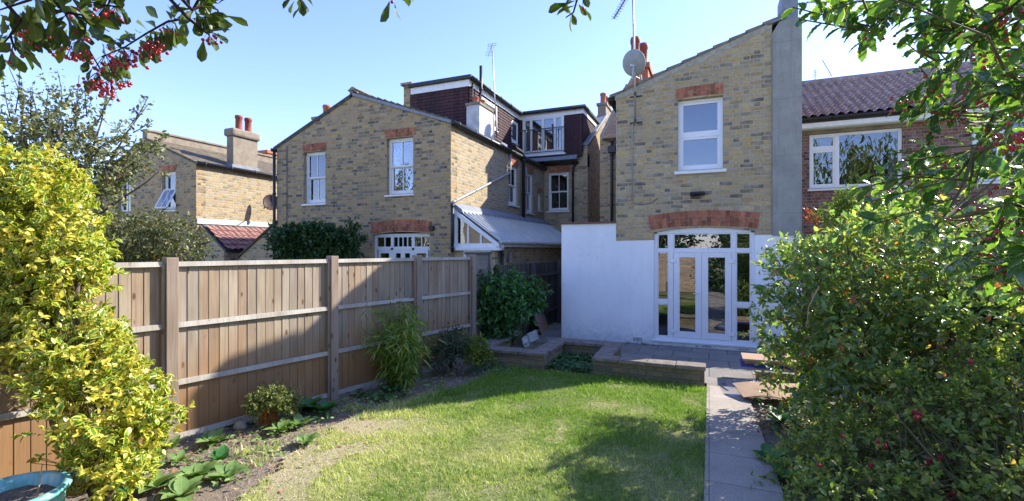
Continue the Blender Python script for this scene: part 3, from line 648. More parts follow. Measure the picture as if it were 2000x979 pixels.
chimney_pots(H, [(p0.x+.02,16.35),(p1.x,16.95)], 8.12, .17, .95, 'potdark')
# window, lintels, sill
win(H, fr, -.58, .25, 3.52, 4.93, 'twin', .1, 'upvc', (.06,.06,.07))
lintel(H, fr, -.62, .26, 4.955, .2, .015, M['redlint'], .082, .0)
lintel(H, fr, -1.10, .84, 2.345, .29, .07, M['redlint'], .082, .06)
mb = MB(); mb.box((-.5,YH-.108,4.83),(-.2,YH-.0,4.845)); 
# french doors
DZ0, DZ1 = .14, 2.3
D = MB(); ins = -.06
def db(x0, x1, z0, z1, a=-.12, b=ins): D.fbox(fr, x0, x1, z0, z1, a, b)
db(-1.04,-.975,DZ0,DZ1); db(.735,.80,DZ0,DZ1); db(-.975,.735,DZ0,DZ0+.045); 
dm = MB(); 
vs = []; k = 10
for i in range(k+1):
    x = -1.04+1.84*i/k; z = 2.30+.088*(1-(2*i/k-1)**2); vs += [fr(x,2.27,-.12),fr(x,z,-.12),fr(x,2.27,ins),fr(x,z,ins)]
fs = []
for i in range(k): a=4*i; fs += [(a+2,a+6,a+7,a+3),(a,a+4,a+6,a+2),(a+1,a+3,a+7,a+5),(a,a+1,a+5,a+4)]
D.add(vs, fs)
db(-.755,-.665,DZ0+.045,2.27); db(.405,.475,DZ0+.045,2.27)
db(-.975,-.755,1.9,1.955); db(-.665,.405,1.885,1.955); db(.475,.735,1.9,1.955); db(-.975,-.755,.845,.925); db(.475,.735,.845,.925)
def lite(x0, x1, z0, z1, s=.022):
    db(x0,x0+s,z0,z1,-.1,ins-.014); db(x1-s,x1,z0,z1,-.1,ins-.014); db(x0+s,x1-s,z1-s,z1,-.1,ins-.014); db(x0+s,x1-s,z0,z0+s,-.1,ins-.014)
    GL.fbox(fr, x0+s, x1-s, z0+s, z1-s, -.095, -.088)
GL = MB()
for x0, x1 in ((-.975,-.755),(.475,.735)):
    lite(x0,x1,1.955,2.27); lite(x0,x1,.925,1.9); lite(x0,x1,DZ0+.045,.845)
lite(-.665,.405,1.955,2.27)
doorset = D.build('door_frame', M['upvc'], H, bevel=.004); GL.build('pane', M['glass'], doorset)
for (x0, x1, hs) in ((-.66,-.137,0),(-.133,.40,1)):
    L = MB(); z0, z1 = DZ0+.05, 1.882; s = .115; a, b = -.115, ins+.008
    L.fbox(fr,x0,x0+s,z0,z1,a,b); L.fbox(fr,x1-s,x1,z0,z1,a,b); L.fbox(fr,x0+s,x1-s,z1-.09,z1,a,b); L.fbox(fr,x0+s,x1-s,z0,z0+.12,a,b)
    dl = L.build('door_leaf', M['upvc'], H, bevel=.005)
    g_ = MB(); g_.fbox(fr, x0+s, x1-s, z0+.12, z1-.09, -.1, -.09); g_.build('pane', M['glass'], dl)
    hx = x0-.0 if not hs else x1
    for hz in (z0+.12, 1.72): h_ = MB(); h_.fbox(fr, hx-.05, hx+.05, hz-.035, hz+.035, b, b+.018); h_.build('hinge', M['upvc'], dl, bevel=.006)
h_ = MB(); h_.fbox(fr,-.205,-.17,.94,1.14,ins+.008,ins+.018); h_.tube([fr(-.187,1.09,ins+.015),fr(-.187,1.09,ins+.055),fr(-.29,1.085,ins+.055)], .009, n=8); h_.tube([fr(-.187,.99,ins+.01),fr(-.187,.99,ins+.03)], .012, n=10)
h_.build('door_handle', M['upvc'], H)
mb = MB(); mb.hexa([fr(-1.08,.095,-.1),fr(.84,.095,-.1),fr(.84,.095,.045),fr(-1.08,.095,.045),fr(-1.08,.145,-.1),fr(.84,.145,-.1),fr(.84,.13,.045),fr(-1.08,.13,.045)]); mb.build('door_sill', M['upvc'], H, bevel=.006)
mb = MB(); mb.fbox(fr,-1.2,1.0,0,2.4,-1.3,-1.28); mb.build('dark_room_panel', M['interior'], H)
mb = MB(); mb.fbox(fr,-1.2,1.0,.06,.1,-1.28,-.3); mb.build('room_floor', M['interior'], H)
# air bricks
for x0, z0 in ((-1.46,.06),(-.15,.035),(.5,.03)):
    v_ = MB(); v_.fbox(FY(YH-.014), x0, x0+.2, z0, z0+(.1 if x0 < -1 else .05), 0.0, .008)
    vv = v_.build('air_brick', M['masonry'], H)
    s_ = MB()
    for k in range(7): s_.fbox(FY(YH-.014), x0+.018+k*.025, x0+.03+k*.025, z0+.012, z0+(.088 if x0 < -1 else .04), .0085, .0092)
    s_.build('dark_slot_strip', M['interior'], vv)  # dark strips on the face, painted shade in place of open holes
mb = MB(); mb.tube([fr(-1.92,.52,.01),fr(-1.92,.52,.04)], .018, n=8); mb.build('outside_tap_stub', M['paintw'], H)
pipe(H, [(-1.44,YH-.02,4.55),(-1.465,YH-.015,4.5),(-1.465,YH-.015,2.95)], .012, 'greypipe', 'cable', False)
pipe(H, [(-1.8,YH-.01,2.97),(-1.5,YH-.01,2.98),(-1.465,YH-.01,3.02)], .006, 'greypipe', 'cable', False)
pipe(H, [(-1.46,YH-.01,2.92),(-1.3,YH-.01,2.86),(-1.1,YH-.01,2.9),(-.95,YH-.01,2.99)], .005, 'metaldark', 'cable', False)
pipe(H, [(-.21,YH-.01,3.02),(-.21,YH-.01,2.68)], .006, 'greypipe', 'cable', False)

# aerial and dish on the house
AX, AY = -1.41, YH-.16
A = thing('tv_aerial', (AX, AY, 4.5), 'large tv aerial on long steel pole strapped to near brick house', 'aerial')
mb = MB(); mb.tube([(AX+.03,AY,4.5),(AX,AY,6.2),(AX-.03,AY,7.6)], .021, .019, 10); mb.build('pole', M['metalgrey'], A, smooth=True)
for z in (4.56, 5.1): mb = MB(); mb.tube([(AX+.02,AY,z),(AX+.02,YH,z)], .014, n=6); mb.tube([(AX-.1,YH-.012,z),(AX+.14,YH-.012,z)], .014, n=6); mb.tube([(AX+.025,AY-.03,z-.03),(AX+.025,AY-.03,z+.03)], .03, n=6); mb.build('wall_bracket', M['metaldark'], A)
aa = Vector(PY(1236,-25,AY)); bb = Vector(PY(1199,37,AY-.5)); dv = (bb-aa).normalized(); pr = dv.cross(Vector((0,0,1))).normalized(); up2 = pr.cross(dv)
mb = MB(); mb.tube([aa, bb], .011, n=6)
for k in range(13):
    q = aa+(bb-aa)*((k+.7)/13); s = .16-.006*k; mb.tube([q-pr*s, q+pr*s], .0035, n=5); mb.box(q-Vector((.014,.014,.014)), q+Vector((.014,.014,.014)))
    if k > 6: mb.tube([q-up2*.06-pr*.03, q+up2*.06+pr*.03], .003, n=4)
mb.build('boom', M['metaldark'], A)
mb = MB(); rc = aa+Vector((0,-.02,.02))
for sx_ in (-1, 0, 1):
    pts = [rc+Vector((sx_*(.21)+(.02*sx_*math.sin(t_*3)), .04*abs(t_)-.1*abs(sx_), -.26+.36*t_)) for t_ in (-.15,.2,.6,1.,1.4)]
    mb.tube(pts, .008, n=5)
for k in range(9):
    z = -.3+k*.07; mb.tube([rc+Vector((-.23,-.06,z)), rc+Vector((.23,-.06,z))], .003, n=4)
mb.build('reflector', M['metaldark'], A)
DS = thing('satellite_dish', (-1.45, YH-.3, 5.5), 'grey satellite dish fixed to the pole by near brick gable', 'satellite dish')
def dish(parent, c, r, face, mat):
    q = Vector(face).to_track_quat('Z','Y'); m = MB(); n = 32; rings = 7; vs = [Vector((0,0,0))]; fs = []
    for i in range(1, rings+1):
        rr = r*i/rings
        for k in range(n):
            a = 2*math.pi*k/n; vs.append(Vector((rr*math.cos(a)*.93, rr*math.sin(a), .24*r*(i/rings)**2)))
    vs2 = vs + [v-Vector((0,0,.012)) for v in vs]; N_ = len(vs)
    for off in (0, N_):
        for k in range(n): fs.append((off, off+1+k, off+1+(k+1)%n))
        for i in range(rings-1):
            for k in range(n): fs.append((off+1+i*n+k, off+1+(i+1)*n+k, off+1+(i+1)*n+(k+1)%n, off+1+i*n+(k+1)%n))
    b = 1+(rings-1)*n
    for k in range(n): fs.append((b+k, b+(k+1)%n, N_+b+(k+1)%n, N_+b+k))
    m.add([Vector(c)+q@v for v in vs2], fs); return m.build('reflector_dish', mat, parent, smooth=True), q
dc = Vector(PY(1236,124,YH-.26))
dd_, q = dish(DS, dc, .26, (.25,.9,.35), M['dish'])       # seen from its back
mb = MB(); mb.tube([dc+Vector((0,.03,0)), dc+Vector((.0,.05,-.02)), Vector((AX,AY,5.75))], .02, n=8); mb.box(dc+Vector((-.05,.0,-.06)), dc+Vector((.05,.07,.06)))
mb.tube([dc+Vector((0,0,-.24)), dc+Vector((.1,.42,-.2))], .011, n=6); mb.tube([dc+Vector((.1,.42,-.22)), dc+Vector((.1,.38,-.12))], .03, n=8)
mb.tube([dc+Vector((.02,-.02,-.05)), dc+Vector((-.0,-.03,-.26)), dc+Vector((-.06,-.02,-.38))], .012, n=6); mb.build('arm', M['metalgrey'], DS)
FL = thing('floodlight', (-.21, YH-.09, 3.04), 'small dark floodlight on brick wall between window and red arch', 'wall light')
mb = MB(); mb.hexa([(-.35,YH-.16,3.03),(-.07,YH-.16,3.03),(-.07,YH-.02,3.0),(-.35,YH-.02,3.0),(-.34,YH-.15,3.065),(-.08,YH-.15,3.065),(-.08,YH-.03,3.09),(-.34,YH-.03,3.09)]); mb.build('housing', M['black'], FL, bevel=.012)
mb = MB(); mb.box((-.24,YH-.05,2.96),(-.18,YH,3.05)); mb.tube([(-.21,YH-.07,2.99),(-.21,YH-.07,2.95)], .018, n=8); mb.build('sensor', M['metaldark'], FL)

# ============================================================ the long pair of houses on the left
XW = -5.75; RD = -8.70; XL = -11.45; GE = 5.0
NB = thing('neighbour_house', (-8.6, YH, 0), 'twin brick house with centre ridge, sash windows and dark tile dormer', 'house')
holes = [rect(-7.63,-6.83,3.36,4.79), rect(-10.44,-9.66,3.24,4.66), archhole(-8.08,-6.34,0.1,2.34,.06), archhole(-11.1,-9.4,0.1,2.34,.06)]
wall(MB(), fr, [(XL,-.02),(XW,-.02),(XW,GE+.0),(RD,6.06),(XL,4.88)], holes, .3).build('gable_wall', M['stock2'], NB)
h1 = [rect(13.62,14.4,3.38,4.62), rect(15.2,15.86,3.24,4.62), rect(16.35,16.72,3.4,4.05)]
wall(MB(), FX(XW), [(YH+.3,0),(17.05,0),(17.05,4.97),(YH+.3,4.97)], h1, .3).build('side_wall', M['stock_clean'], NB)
mb = MB(); mb.box((XL,YH+.3,0),(XL+.3,17.05,4.85)); mb.build('far_side_wall', M['stock'], NB)
# roofs
zr = lambda x: 5.02 + (XW-x)*.359 if x > RD else 4.9+(x-XL)*.43
mb = MB(); mb.slab([(XW+.12,YH-.02,zr(XW)+.0),(XW+.12,21,zr(XW)),(RD,21,zr(RD+.001)+.06),(RD,YH-.02,zr(RD+.001)+.06)], .08)
mb.slab([(XL-.1,YH-.02,4.9),(RD,YH-.02,6.1),(RD,21,6.1),(XL-.1,21,4.9)], .08); mb.build('roof', M['slateold'], NB)
# verge mortar + ridge coping
mb = MB(); mb.hexa([(XW+.1,YH-.05,4.96),(RD,YH-.05,6.02),(RD,YH-.005,6.02),(XW+.1,YH-.005,4.96),(XW+.1,YH-.05,5.03),(RD,YH-.05,6.1),(RD,YH-.005,6.1),(XW+.1,YH-.005,5.03)]); mb.build('verge_board', M['lead'], NB)
mb = MB(); mb.hexa([(XL-.12,YH-.03,4.85),(RD,YH-.03,6.06),(RD,YH-.002,6.06),(XL-.12,YH-.002,4.85),(XL-.12,YH-.03,4.9),(RD,YH-.03,6.11),(RD,YH-.002,6.11),(XL-.12,YH-.002,4.9)]); mb.build('verge_board', M['black'], NB)
mb = MB(); mb.box((RD-.11,YH-.02,6.0),(RD+.13,12.7,6.16)); mb.hexa([(RD-.16,YH-.05,6.16),(RD+.17,YH-.05,6.16),(RD+.17,12.7,6.16),(RD-.16,12.7,6.16),(RD-.03,YH-.05,6.25),(RD+.03,YH-.05,6.25),(RD+.03,12.7,6.25),(RD-.03,12.7,6.25)]); mb.build('ridge_wall', M['chimrender'], NB)
# mossy raised tile edge along near half of verge
mb = MB()
for i in range(14):
    x0 = RD+.2+i*.2; mb.hexa([(x0,YH-.03,zr(x0)+.03),(x0+.21,YH-.03,zr(x0+.21)+.03),(x0+.21,YH+.25,zr(x0+.21)+.03),(x0,YH+.25,zr(x0)+.03),(x0,YH-.03,zr(x0)+.1),(x0+.21,YH-.03,zr(x0+.21)+.065),(x0+.21,YH+.25,zr(x0+.21)+.065),(x0,YH+.25,zr(x0)+.1)])
mb.build('verge_tiles', M['slateold'], NB)
gutter(NB, (XW+.09,YH-.06,5.0), (XW+.09,17.0,5.0), .065)
# windows in gable wall
win(NB, fr, -7.63, -6.83, 3.36, 4.79, 'sash', .1, 'paintw', (.04,.05,.05))
win(NB, fr, -10.44, -9.66, 3.24, 4.66, 'sash', .1, 'paintw', (.04,.05,.06), curtain=[(0,.5,'curtain')])
lintel(NB, fr, -7.66, -6.8, 4.81, .2, .0, M['redlint'], .08, .06); lintel(NB, fr, -10.45, -9.65, 4.68, .2, .0, M['redlint'], .08, .06)
lintel(NB, fr, -8.1, -6.32, 2.37, .27, .06, M['redlint'], .08, .05); lintel(NB, fr, -11.1, -9.4, 2.37, .27, .06, M['redlint'], .08, .05)
# glazed garden doors with fanlights
for (a, b) in ((-8.08,-6.34),(-11.1,-9.4)):
    m = MB(); g_ = MB(); i0, i1 = -.14, -.09
    def fb(x0, x1, z0, z1, d0=i0, d1=i1): m.fbox(fr, x0, x1, z0, z1, d0, d1)
    fb(a, a+.07, .1, 2.34); fb(b-.07, b, .1, 2.34); fb(a+.07, b-.07, 2.29, 2.36); fb(a+.07, b-.07, 1.94, 2.0)
    W_ = b-a; xs = [a+.07, a+.07+(W_-.14)*.3, a+.07+(W_-.14)*.7, b-.07]
    fb(xs[1]-.04, xs[1]+.04, .1, 2.3); fb(xs[2]-.04, xs[2]+.04, .1, 2.3)
    for j in range(3):
        p, q_ = xs[j]+.04, xs[j+1]-.04; nb = (1, 3, 1)[j]; fb(p-.01, q_+.01, 1.99, 2.03, i0, i1-.01); fb(p-.01, q_+.01, 2.27, 2.295, i0, i1-.01)
        for kk in range(nb): xc = p+(q_-p)*(kk+1)/(nb+1); fb(xc-.012, xc+.012, 2.03, 2.28, i0+.01, i1-.012)
        g_.fbox(fr, p, q_, 2.0, 2.29, -.125, -.12); g_.fbox(fr, p, q_, .2, 1.94, -.125, -.12)
        nd = 1 if j != 1 else 2
        for kk in range(nd):
            x0 = p+(q_-p)*kk/nd; x1 = p+(q_-p)*(kk+1)/nd; fb(x0, x0+.06, .15, 1.94, i0, i1-.006); fb(x1-.06, x1, .15, 1.94, i0, i1-.006); fb(x0+.06, x1-.06, 1.86, 1.94, i0, i1-.006); fb(x0+.06, x1-.06, .15, .4, i0, i1-.006)
    gd = m.build('garden_doors', M['paintw'], NB, bevel=.003); g_.build('pane', M['glass'], gd)
    r_ = MB(); r_.fbox(fr, a-.1, b+.1, 0, 2.5, -.7, -.68); r_.build('dark_room_panel', M['interior'], gd)
# side windows
fx = FX(XW)
win(NB, fx, 13.62, 14.4, 3.38, 4.62, 'sash', .06, 'paintw', (.04,.06,.05)); win(NB, fx, 15.2, 15.86, 3.24, 4.62, 'sash', .06, 'paintw', (.04,.06,.05)); win(NB, fx, 16.35, 16.72, 3.4, 4.05, 'single', .06, 'paintw', (.03,.05,.04))
lintel(NB, fx, 13.6, 14.42, 4.64, .2, 0, M['redlint'], .08, .04); lintel(NB, fx, 15.18, 15.88, 4.64, .2, 0, M['redlint'], .08, .04); lintel(NB, fx, 16.33, 16.74, 4.07, .16, 0, M['redlint'], .08, .02)
# main body
YM = 17.05; XP = -4.08
wall(MB(), FY(YM), [(XW+.0,0),(XP,0),(XP,5.45),(XW,5.45)], [rect(-5.6,-4.8,3.42,4.85)], .3).build('main_rear_wall', M['stock'], NB)
win(NB, FY(YM), -5.6, -4.8, 3.42, 4.85, 'sash', .1, 'paintw', (.05,.06,.06)); lintel(NB, FY(YM), -5.55, -4.72, 4.86, .2, 0, M['redlint'], .08, .05)
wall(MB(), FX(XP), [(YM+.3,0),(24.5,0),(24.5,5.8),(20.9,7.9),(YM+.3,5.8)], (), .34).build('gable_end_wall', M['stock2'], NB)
mb = MB(); mb.box((-4.42,YM-.06,5.0),(XP+.0,YM+.29,5.74)); mb.build('parapet_stub', M['stock'], NB)
mb = MB(); mb.hexa([(-4.46,YM-.1,5.75),(XP+.04,YM-.1,5.75),(XP+.04,20.6,7.78),(-4.46,20.6,7.78),(-4.46,YM-.1,5.82),(XP+.04,YM-.1,5.82),(XP+.04,20.6,7.88),(-4.46,20.6,7.88)]); mb.build('parapet_coping', M['lead'], NB)
mb = MB(); mb.box((-4.42,20.3,6.6),(XP+.01,21.9,8.15)); mb.box((-4.47,20.25,8.15),(XP+.06,21.95,8.25)); mb.build('end_chimney', M['chimrender'], NB)
chimney_pots(NB, [(-4.25,20.6),(-4.25,21.1),(-4.22,21.6)], 8.25, .14, .5)
mb = MB(); mb.slab([(-13.4,YM-.1,5.4),(-8.8,YM-.1,5.4),(-8.8,21,7.6),(-13.4,21,7.6)], .1); mb.slab([(-13.4,21,7.6),(XP,21,7.6),(XP,24.6,5.5),(-13.4,24.6,5.5)], .1); mb.slab([(-4.5,YM-.1,5.5),(XP-.3,YM-.1,5.5),(XP-.3,21,7.7),(-4.5,21,7.7)], .1); mb.build('main_roof', M['slate'], NB)
mb = MB(); mb.box((-13.4,YM,0),(XL-.0,YM+.3,5.4)); mb.build('main_rear_wall', M['stock'], NB)
# dormer over the outrigger (dark hung tiles), L shaped
DX, DY0, DY1, DT = -6.7, 12.75, 16.9, 7.08
mb = MB(); mb.box((RD-.05,DY0,5.2),(DX,DY1+.3,DT)); mb.box((-8.75,DY1,5.36),(-4.25,21.0,DT+.02)); mb.build('dormer_body', M['greyroof'], NB)
hung_tiles('hung_tiles', FY(DY0-.012), RD-.02, DX+.02, 5.2, DT-.24, NB)
sw = [(13.55,14.85,5.95,6.85),(16.05,16.72,5.9,6.75)]
hung_tiles('hung_tiles', FX(DX+.012), DY0, DY1, 5.2, DT-.2, NB, sw)
hung_tiles('hung_tiles', FY(DY1-.012), DX+.03, -4.23, 5.4, DT-.2, NB, [(-6.56,-4.92,5.4,6.93)])
hung_tiles('hung_tiles', FX(-4.238), DY1, 20.9, 5.5, DT-.2, NB)
mb = MB(); mb.box((RD-.02,DY0-.07,DT-.22),(DX+.07,DY0-.02,DT-.02)); mb.box((DX+.02,DY0-.02,DT-.2),(DX+.07,DY1-.04,DT-.02)); mb.box((DX+.07,DY1-.07,DT-.2),(-4.18,DY1-.03,DT-.02)); mb.box((-4.23,DY1-.03,DT-.2),(-4.18,20.9,DT-.02)); mb.build('fascia', M['paintw'], NB)
mb = MB(); mb.box((RD-.08,DY0-.16,DT-.02),(DX+.16,DY1+.4,DT+.1)); mb.box((DX+.16,DY1-.16,DT-.021),(-4.09,21.1,DT+.098)); mb.box((RD-.08,DY1+.4,DT-.021),(DX+.16,21.1,DT+.098)); mb.build('dormer_roof', M['greyroof'], NB, bevel=.02)
gutter(NB, (DX+.19,DY0-.1,DT+.0), (DX+.19,DY1-.2,DT+.0), .055); gutter(NB, (DX+.1,DY1-.19,DT-.0), (-4.05,DY1-.19,DT+.0), .05)
win(NB, FX(DX+.03), 13.6, 14.8, 6.0, 6.82, 'twin', .0, 'paintw', (.03,.04,.04)); win(NB, FX(DX+.03), 16.08, 16.7, 5.93, 6.72, 'single', .0, 'paintw', (.03,.04,.04))
# juliet balcony doors
fj = FY(DY1-.03); m = MB(); g_ = MB(); x0, x1, z0, z1 = -6.54, -4.92, 5.52, 6.93
m.fbox(fj, x0, x0+.06, z0, z1, -.04, .03); m.fbox(fj, x1-.06, x1, z0, z1, -.04, .03); m.fbox(fj, x0+.06, x1-.06, z1-.06, z1, -.04, .03); m.fbox(fj, x0+.06, x1-.06, z0, z0+.06, -.04, .03)
xs = [x0+.06, x0+.34, (x0+x1)/2, x1-.34, x1-.06]
for a, b in zip(xs[:-1], xs[1:]):
    s = .05; m.fbox(fj, a+.002, a+s, z0+.06, z1-.06, -.03, .024); m.fbox(fj, b-s, b-.002, z0+.06, z1-.06, -.03, .024); m.fbox(fj, a+s, b-s, z1-.11, z1-.06, -.03, .024); m.fbox(fj, a+s, b-s, z0+.06, z0+.16, -.03, .024)
    g_.fbox(fj, a+s, b-s, z0+.16, z1-.11, -.015, -.008)
jw = m.build('balcony_doors', M['paintw'], NB, bevel=.003); g_.build('pane', M['glass'], jw)
for (a, b) in ((x0+.08,x0+.3),(x1-.4,x1-.1)):
    q_ = MB(); n_ = 10; vs = []
    for i in range(n_+1): vs += [fj(a+(b-a)*i/n_, z0+.1, -.028+.006*math.sin(i*2.)), fj(a+(b-a)*i/n_, z1-.1, -.028+.006*math.sin(i*2.))]
    q_.add(vs, [(2*i,2*i+2,2*i+3,2*i+1) for i in range(n_)]); q_.build('curtain', M['curtain'], jw, recalc=False)
m = MB(); bx0, bx1, bz0, bz1 = -6.62, -4.86, 5.58, 6.44
m.fbox(fj, bx0, bx1, bz1-.015, bz1+.015, .12, .15); m.fbox(fj, bx0, bx1, bz0-.012, bz0+.012, .12, .15)
n_ = 17
for k in range(n_+1):
    u = bx0+.01+(bx1-bx0-.02)*k/n_; m.fbox(fj, u-.007, u+.007, bz0, bz1, .128, .142)
for u in (bx0, bx1): m.fbox(fj, u-.01, u+.01, bz1-.012, bz1+.01, .0, .15); m.fbox(fj, u-.01, u+.01, bz0, bz0+.02, 0, .15)
m.build('balcony_railing', M['metaldark'], NB)
mb = MB(); mb.box((-6.65,DY1-.2,5.44),(-4.84,DY1-.02,5.5)); mb.build('balcony_sill', M['paintw'], NB)
mb = MB(); mb.hexa([(DX+.05,DY1-.28,5.22),(-4.4,DY1-.28,5.22),(-4.4,DY1+.0,5.22),(DX+.05,DY1,5.22),(DX+.05,DY1-.2,5.36),(-4.4,DY1-.2,5.36),(-4.4,DY1,5.43),(DX+.05,DY1,5.43)]); mb.build('lead_ledge', M['lead'], NB)
gutter(NB, (XW+.02,YM-.09,5.14), (-4.4,YM-.09,5.14), .05)
pipe(NB, [(-4.52,YM-.09,5.1),(-4.6,YM-.09,4.95),(-4.62,YM-.05,4.8),(-4.62,YM-.05,2.6)], .04)
# party upstand at ridge, soil pipe, render stack
mb = MB(); mb.box((RD-.34,DY0+.02,5.7),(RD-.1,DY0+.6,7.2)); mb.box((RD-.42,DY0-.05,7.2),(RD-.0,DY0+.68,7.28)); mb.build('ridge_upstand', M['stock2'], NB)
pipe(NB, [(-6.58,13.12,5.4),(-6.58,13.12,6.55),(-6.52,13.16,6.7),(-6.5,13.2,6.8),(-6.5,13.2,7.62)], .05, name='soil_pipe')
pipe(NB, [(-6.62,12.85,7.0),(-6.62,12.85,5.4)], .03)
mb = MB(); mb.box((-6.34,11.95,5.0),(-5.93,12.95,6.02)); st = mb.build('render_stack', M['whiterender'], NB)
mb = MB(); mb.box((-6.37,11.92,6.02),(-5.9,12.98,6.09)); mb.build('stack_cap', M['chimrender'], st)
chimney_pots(NB, [(-6.18,12.2),(-6.14,12.55)], 6.09, .1, .24)
mb = MB(); mb.hexa([(-6.1,13.3,5.15),(-5.85,13.3,5.05),(-5.85,13.75,5.05),(-6.1,13.75,5.15),(-6.1,13.3,5.32),(-5.85,13.3,5.25),(-5.85,13.75,5.25),(-6.1,13.75,5.32)]); mb.build('lead_hopper', M['lead'], NB)
pipe(NB, [(XW+.07,YH-.06,1.9),(XW+.07,YH-.05,3.05)], .04); pipe(NB, [(XW+.05,YH-.02,3.08),(XW+.05,10.12,3.12),(XW+.05,13.62,4.34),(XW+.05,13.64,5.0)], .032, 'greypipe', 'waste_pipe')
pipe(NB, [(XW+.3,13.3,5.12),(XW+.12,13.9,5.16),(XW+.1,14.5,5.14),(XW+.1,14.64,5.0),(XW+.1,14.64,2.9)], .055, name='soil_pipe')
pipe(NB, [(XW+.05,15.0,4.72),(XW+.05,15.02,4.4)], .025, 'greypipe', 'waste_pipe', False)
pipe(NB, [(XL-.05,YH-.05,4.75),(XL-.05,YH-.05,1.5)], .04); gutter(NB, (XL-.15,YH-.06,4.82), (XL-.15,17,4.82), .05)
pipe(NB, [(XL+.4,YH-.02,4.9),(XL+.4,YH-.02,2.2)], .009, 'metaldark', 'cable', False)
# chimney seen over the left slope
mb = MB(); mb.box((-11.45,11.4,4.8),(-11.05,12.4,6.02)); mb.box((-11.5,11.35,6.02),(-11.0,12.45,6.1)); mb.build('left_chimney', M['stock2'], NB)
chimney_pots(NB, [(-11.25,11.75),(-11.2,12.2)], 6.1, .13, .45)
# wall fittings
mb = MB(); mb.box((-8.53,YH-.06,2.2),(-8.43,YH,2.3)); mb.build('meter_box', M['upvc'], NB, bevel=.008)
mb = MB(); mb.box((-6.32,YH-.1,2.42),(-6.2,YH,2.53)); mb.build('wall_lamp', M['black'], NB, bevel=.015)
# left side return extension gable (monopitch)
wall(MB(), FY(YH+.02), [(-13.0,0),(XL-.02,0),(XL-.02,2.75),(-13.0,1.75)], (), .3).build('lean_to_wall', M['stock'], NB)
mb = MB(); mb.slab([(-13.05,YH-.03,1.76),(XL-.02,YH-.03,2.8),(XL-.02,16,2.8),(-13.05,16,1.76)], .05); mb.build('lean_to_roof', M['slate'], NB)

# aerial over the neighbour roof
A2 = thing('tv_aerial', (-6.0, 13.0, 5.3), 'thin tv aerial on tall pole beside the white render chimney', 'aerial')
tp = PX(961, 88, -5.9); mb = MB(); mb.tube([(-5.87,12.99,5.3),(tp.x,tp.y,tp.z)], .02, .016, 8); mb.build('pole', M['metalgrey'], A2, smooth=True)
mb = MB(); mb.tube([tp, PX(953,112,-5.6)], .008, n=5); b0_, b1_ = Vector(tp), Vector(PX(953,112,-5.6))
for k in range(8): q = b0_.lerp(b1_, (k+1)/9); mb.tube([q-Vector((.09,.05,0)), q+Vector((.09,.05,0))], .003, n=4)
for s in (-1, 1):
    c0 = Vector(tp)+Vector((s*.07,.0,0)); 
    for (da, dz) in (((-.05),(.03)),((-.05),(-.03))): mb.tube([c0+Vector((-.05,-.02,dz)), c0+Vector((.05,.02,dz))], .005, n=4)
    mb.tube([c0+Vector((-.05,-.02,-.03)), c0+Vector((-.05,-.02,.03))], .005, n=4); mb.tube([c0+Vector((.05,.02,-.03)), c0+Vector((.05,.02,.03))], .005, n=4)
mb.build('boom', M['metaldark'], A2)

# ============================================================ conservatory in the side return
C = thing('conservatory', (-5.1, 10.1, 0), 'lean-to conservatory with pale ribbed roof and white glazed end', 'conservatory')
CE = -4.62; CY0, CY1 = 10.14, 17.0; ZT, ZE = 2.98, 2.2
S_ = Vector((XW-CE, 0, ZT-ZE)).normalized(); O_ = Vector((CE+.12, CY0, ZE-.03)); L_ = (Vector((XW,0,ZT))-Vector((CE+.12,0,ZE-.03))).length
m = MB(); N_ = Vector((S_.z,0,-S_.x)); N_ = -N_ if N_.z < 0 else N_
m.slab([O_, O_+S_*L_, O_+S_*L_+Vector((0,CY1-CY0,0)), O_+Vector((0,CY1-CY0,0))][::-1], .02)
k = 0; y = CY0+.03
while y < CY1:
    a = O_+Vector((0,y-CY0,0)); m.hexa([a, a+Vector((0,.035,0)), a+Vector((0,.035,0))+S_*L_, a+S_*L_, a+N_*.035+Vector((0,.006,0)), a+Vector((0,.029,0))+N_*.035, a+Vector((0,.029,0))+S_*L_+N_*.035, a+S_*L_+N_*.035+Vector((0,.006,0))]); y += .21
m.build('ribbed_roof', M['zinc'], C)
mb = MB(); mb.hexa([(XW+.003,CY0-.03,ZT-.05),(XW+.3,CY0-.03,ZT-.16),(XW+.3,CY1,ZT-.16),(XW+.003,CY1,ZT-.05),(XW+.003,CY0-.03,ZT+.12),(XW+.26,CY0-.03,ZT-.06),(XW+.26,CY1,ZT-.06),(XW+.003,CY1,ZT+.12)]); mb.build('lead_flashing', M['lead'], C)
fc = FY(10.12); m = MB(); g_ = MB()
m.fbox(fc, XW+.05, CE+.05, 2.0, 2.1, -.06, .02)
m.fbox(fc, XW+.05, XW+.13, 2.1, 2.9, -.06, .0)
zt = lambda x: ZT-.04+(x-XW)*(ZE-ZT)/(CE-XW)
m.hexa([fc(XW+.05,zt(XW)-.13,-.06),fc(CE+.1,zt(CE+.1)-.09,-.06),fc(CE+.1,zt(CE+.1)-.09,.03),fc(XW+.05,zt(XW)-.13,.03),fc(XW+.05,zt(XW)+.0,-.06),fc(CE+.1,zt(CE+.1)+.0,-.06),fc(CE+.1,zt(CE+.1)+.0,.03),fc(XW+.05,zt(XW)+.0,.03)])
for x in (XW+.42, XW+.76): m.fbox(fc, x-.025, x+.025, 2.1, zt(x)-.1, -.05, -.002)
g_.add([fc(XW+.1,2.1,-.03),fc(CE-.05,2.1,-.03),fc(CE-.05,2.14,-.03),fc(XW+.1,zt(XW+.1)-.1,-.03)], [(0,1,2,3)])
m.fbox(fc, XW-.0, CE+.14, 1.93, 2.0, -.08, .09)
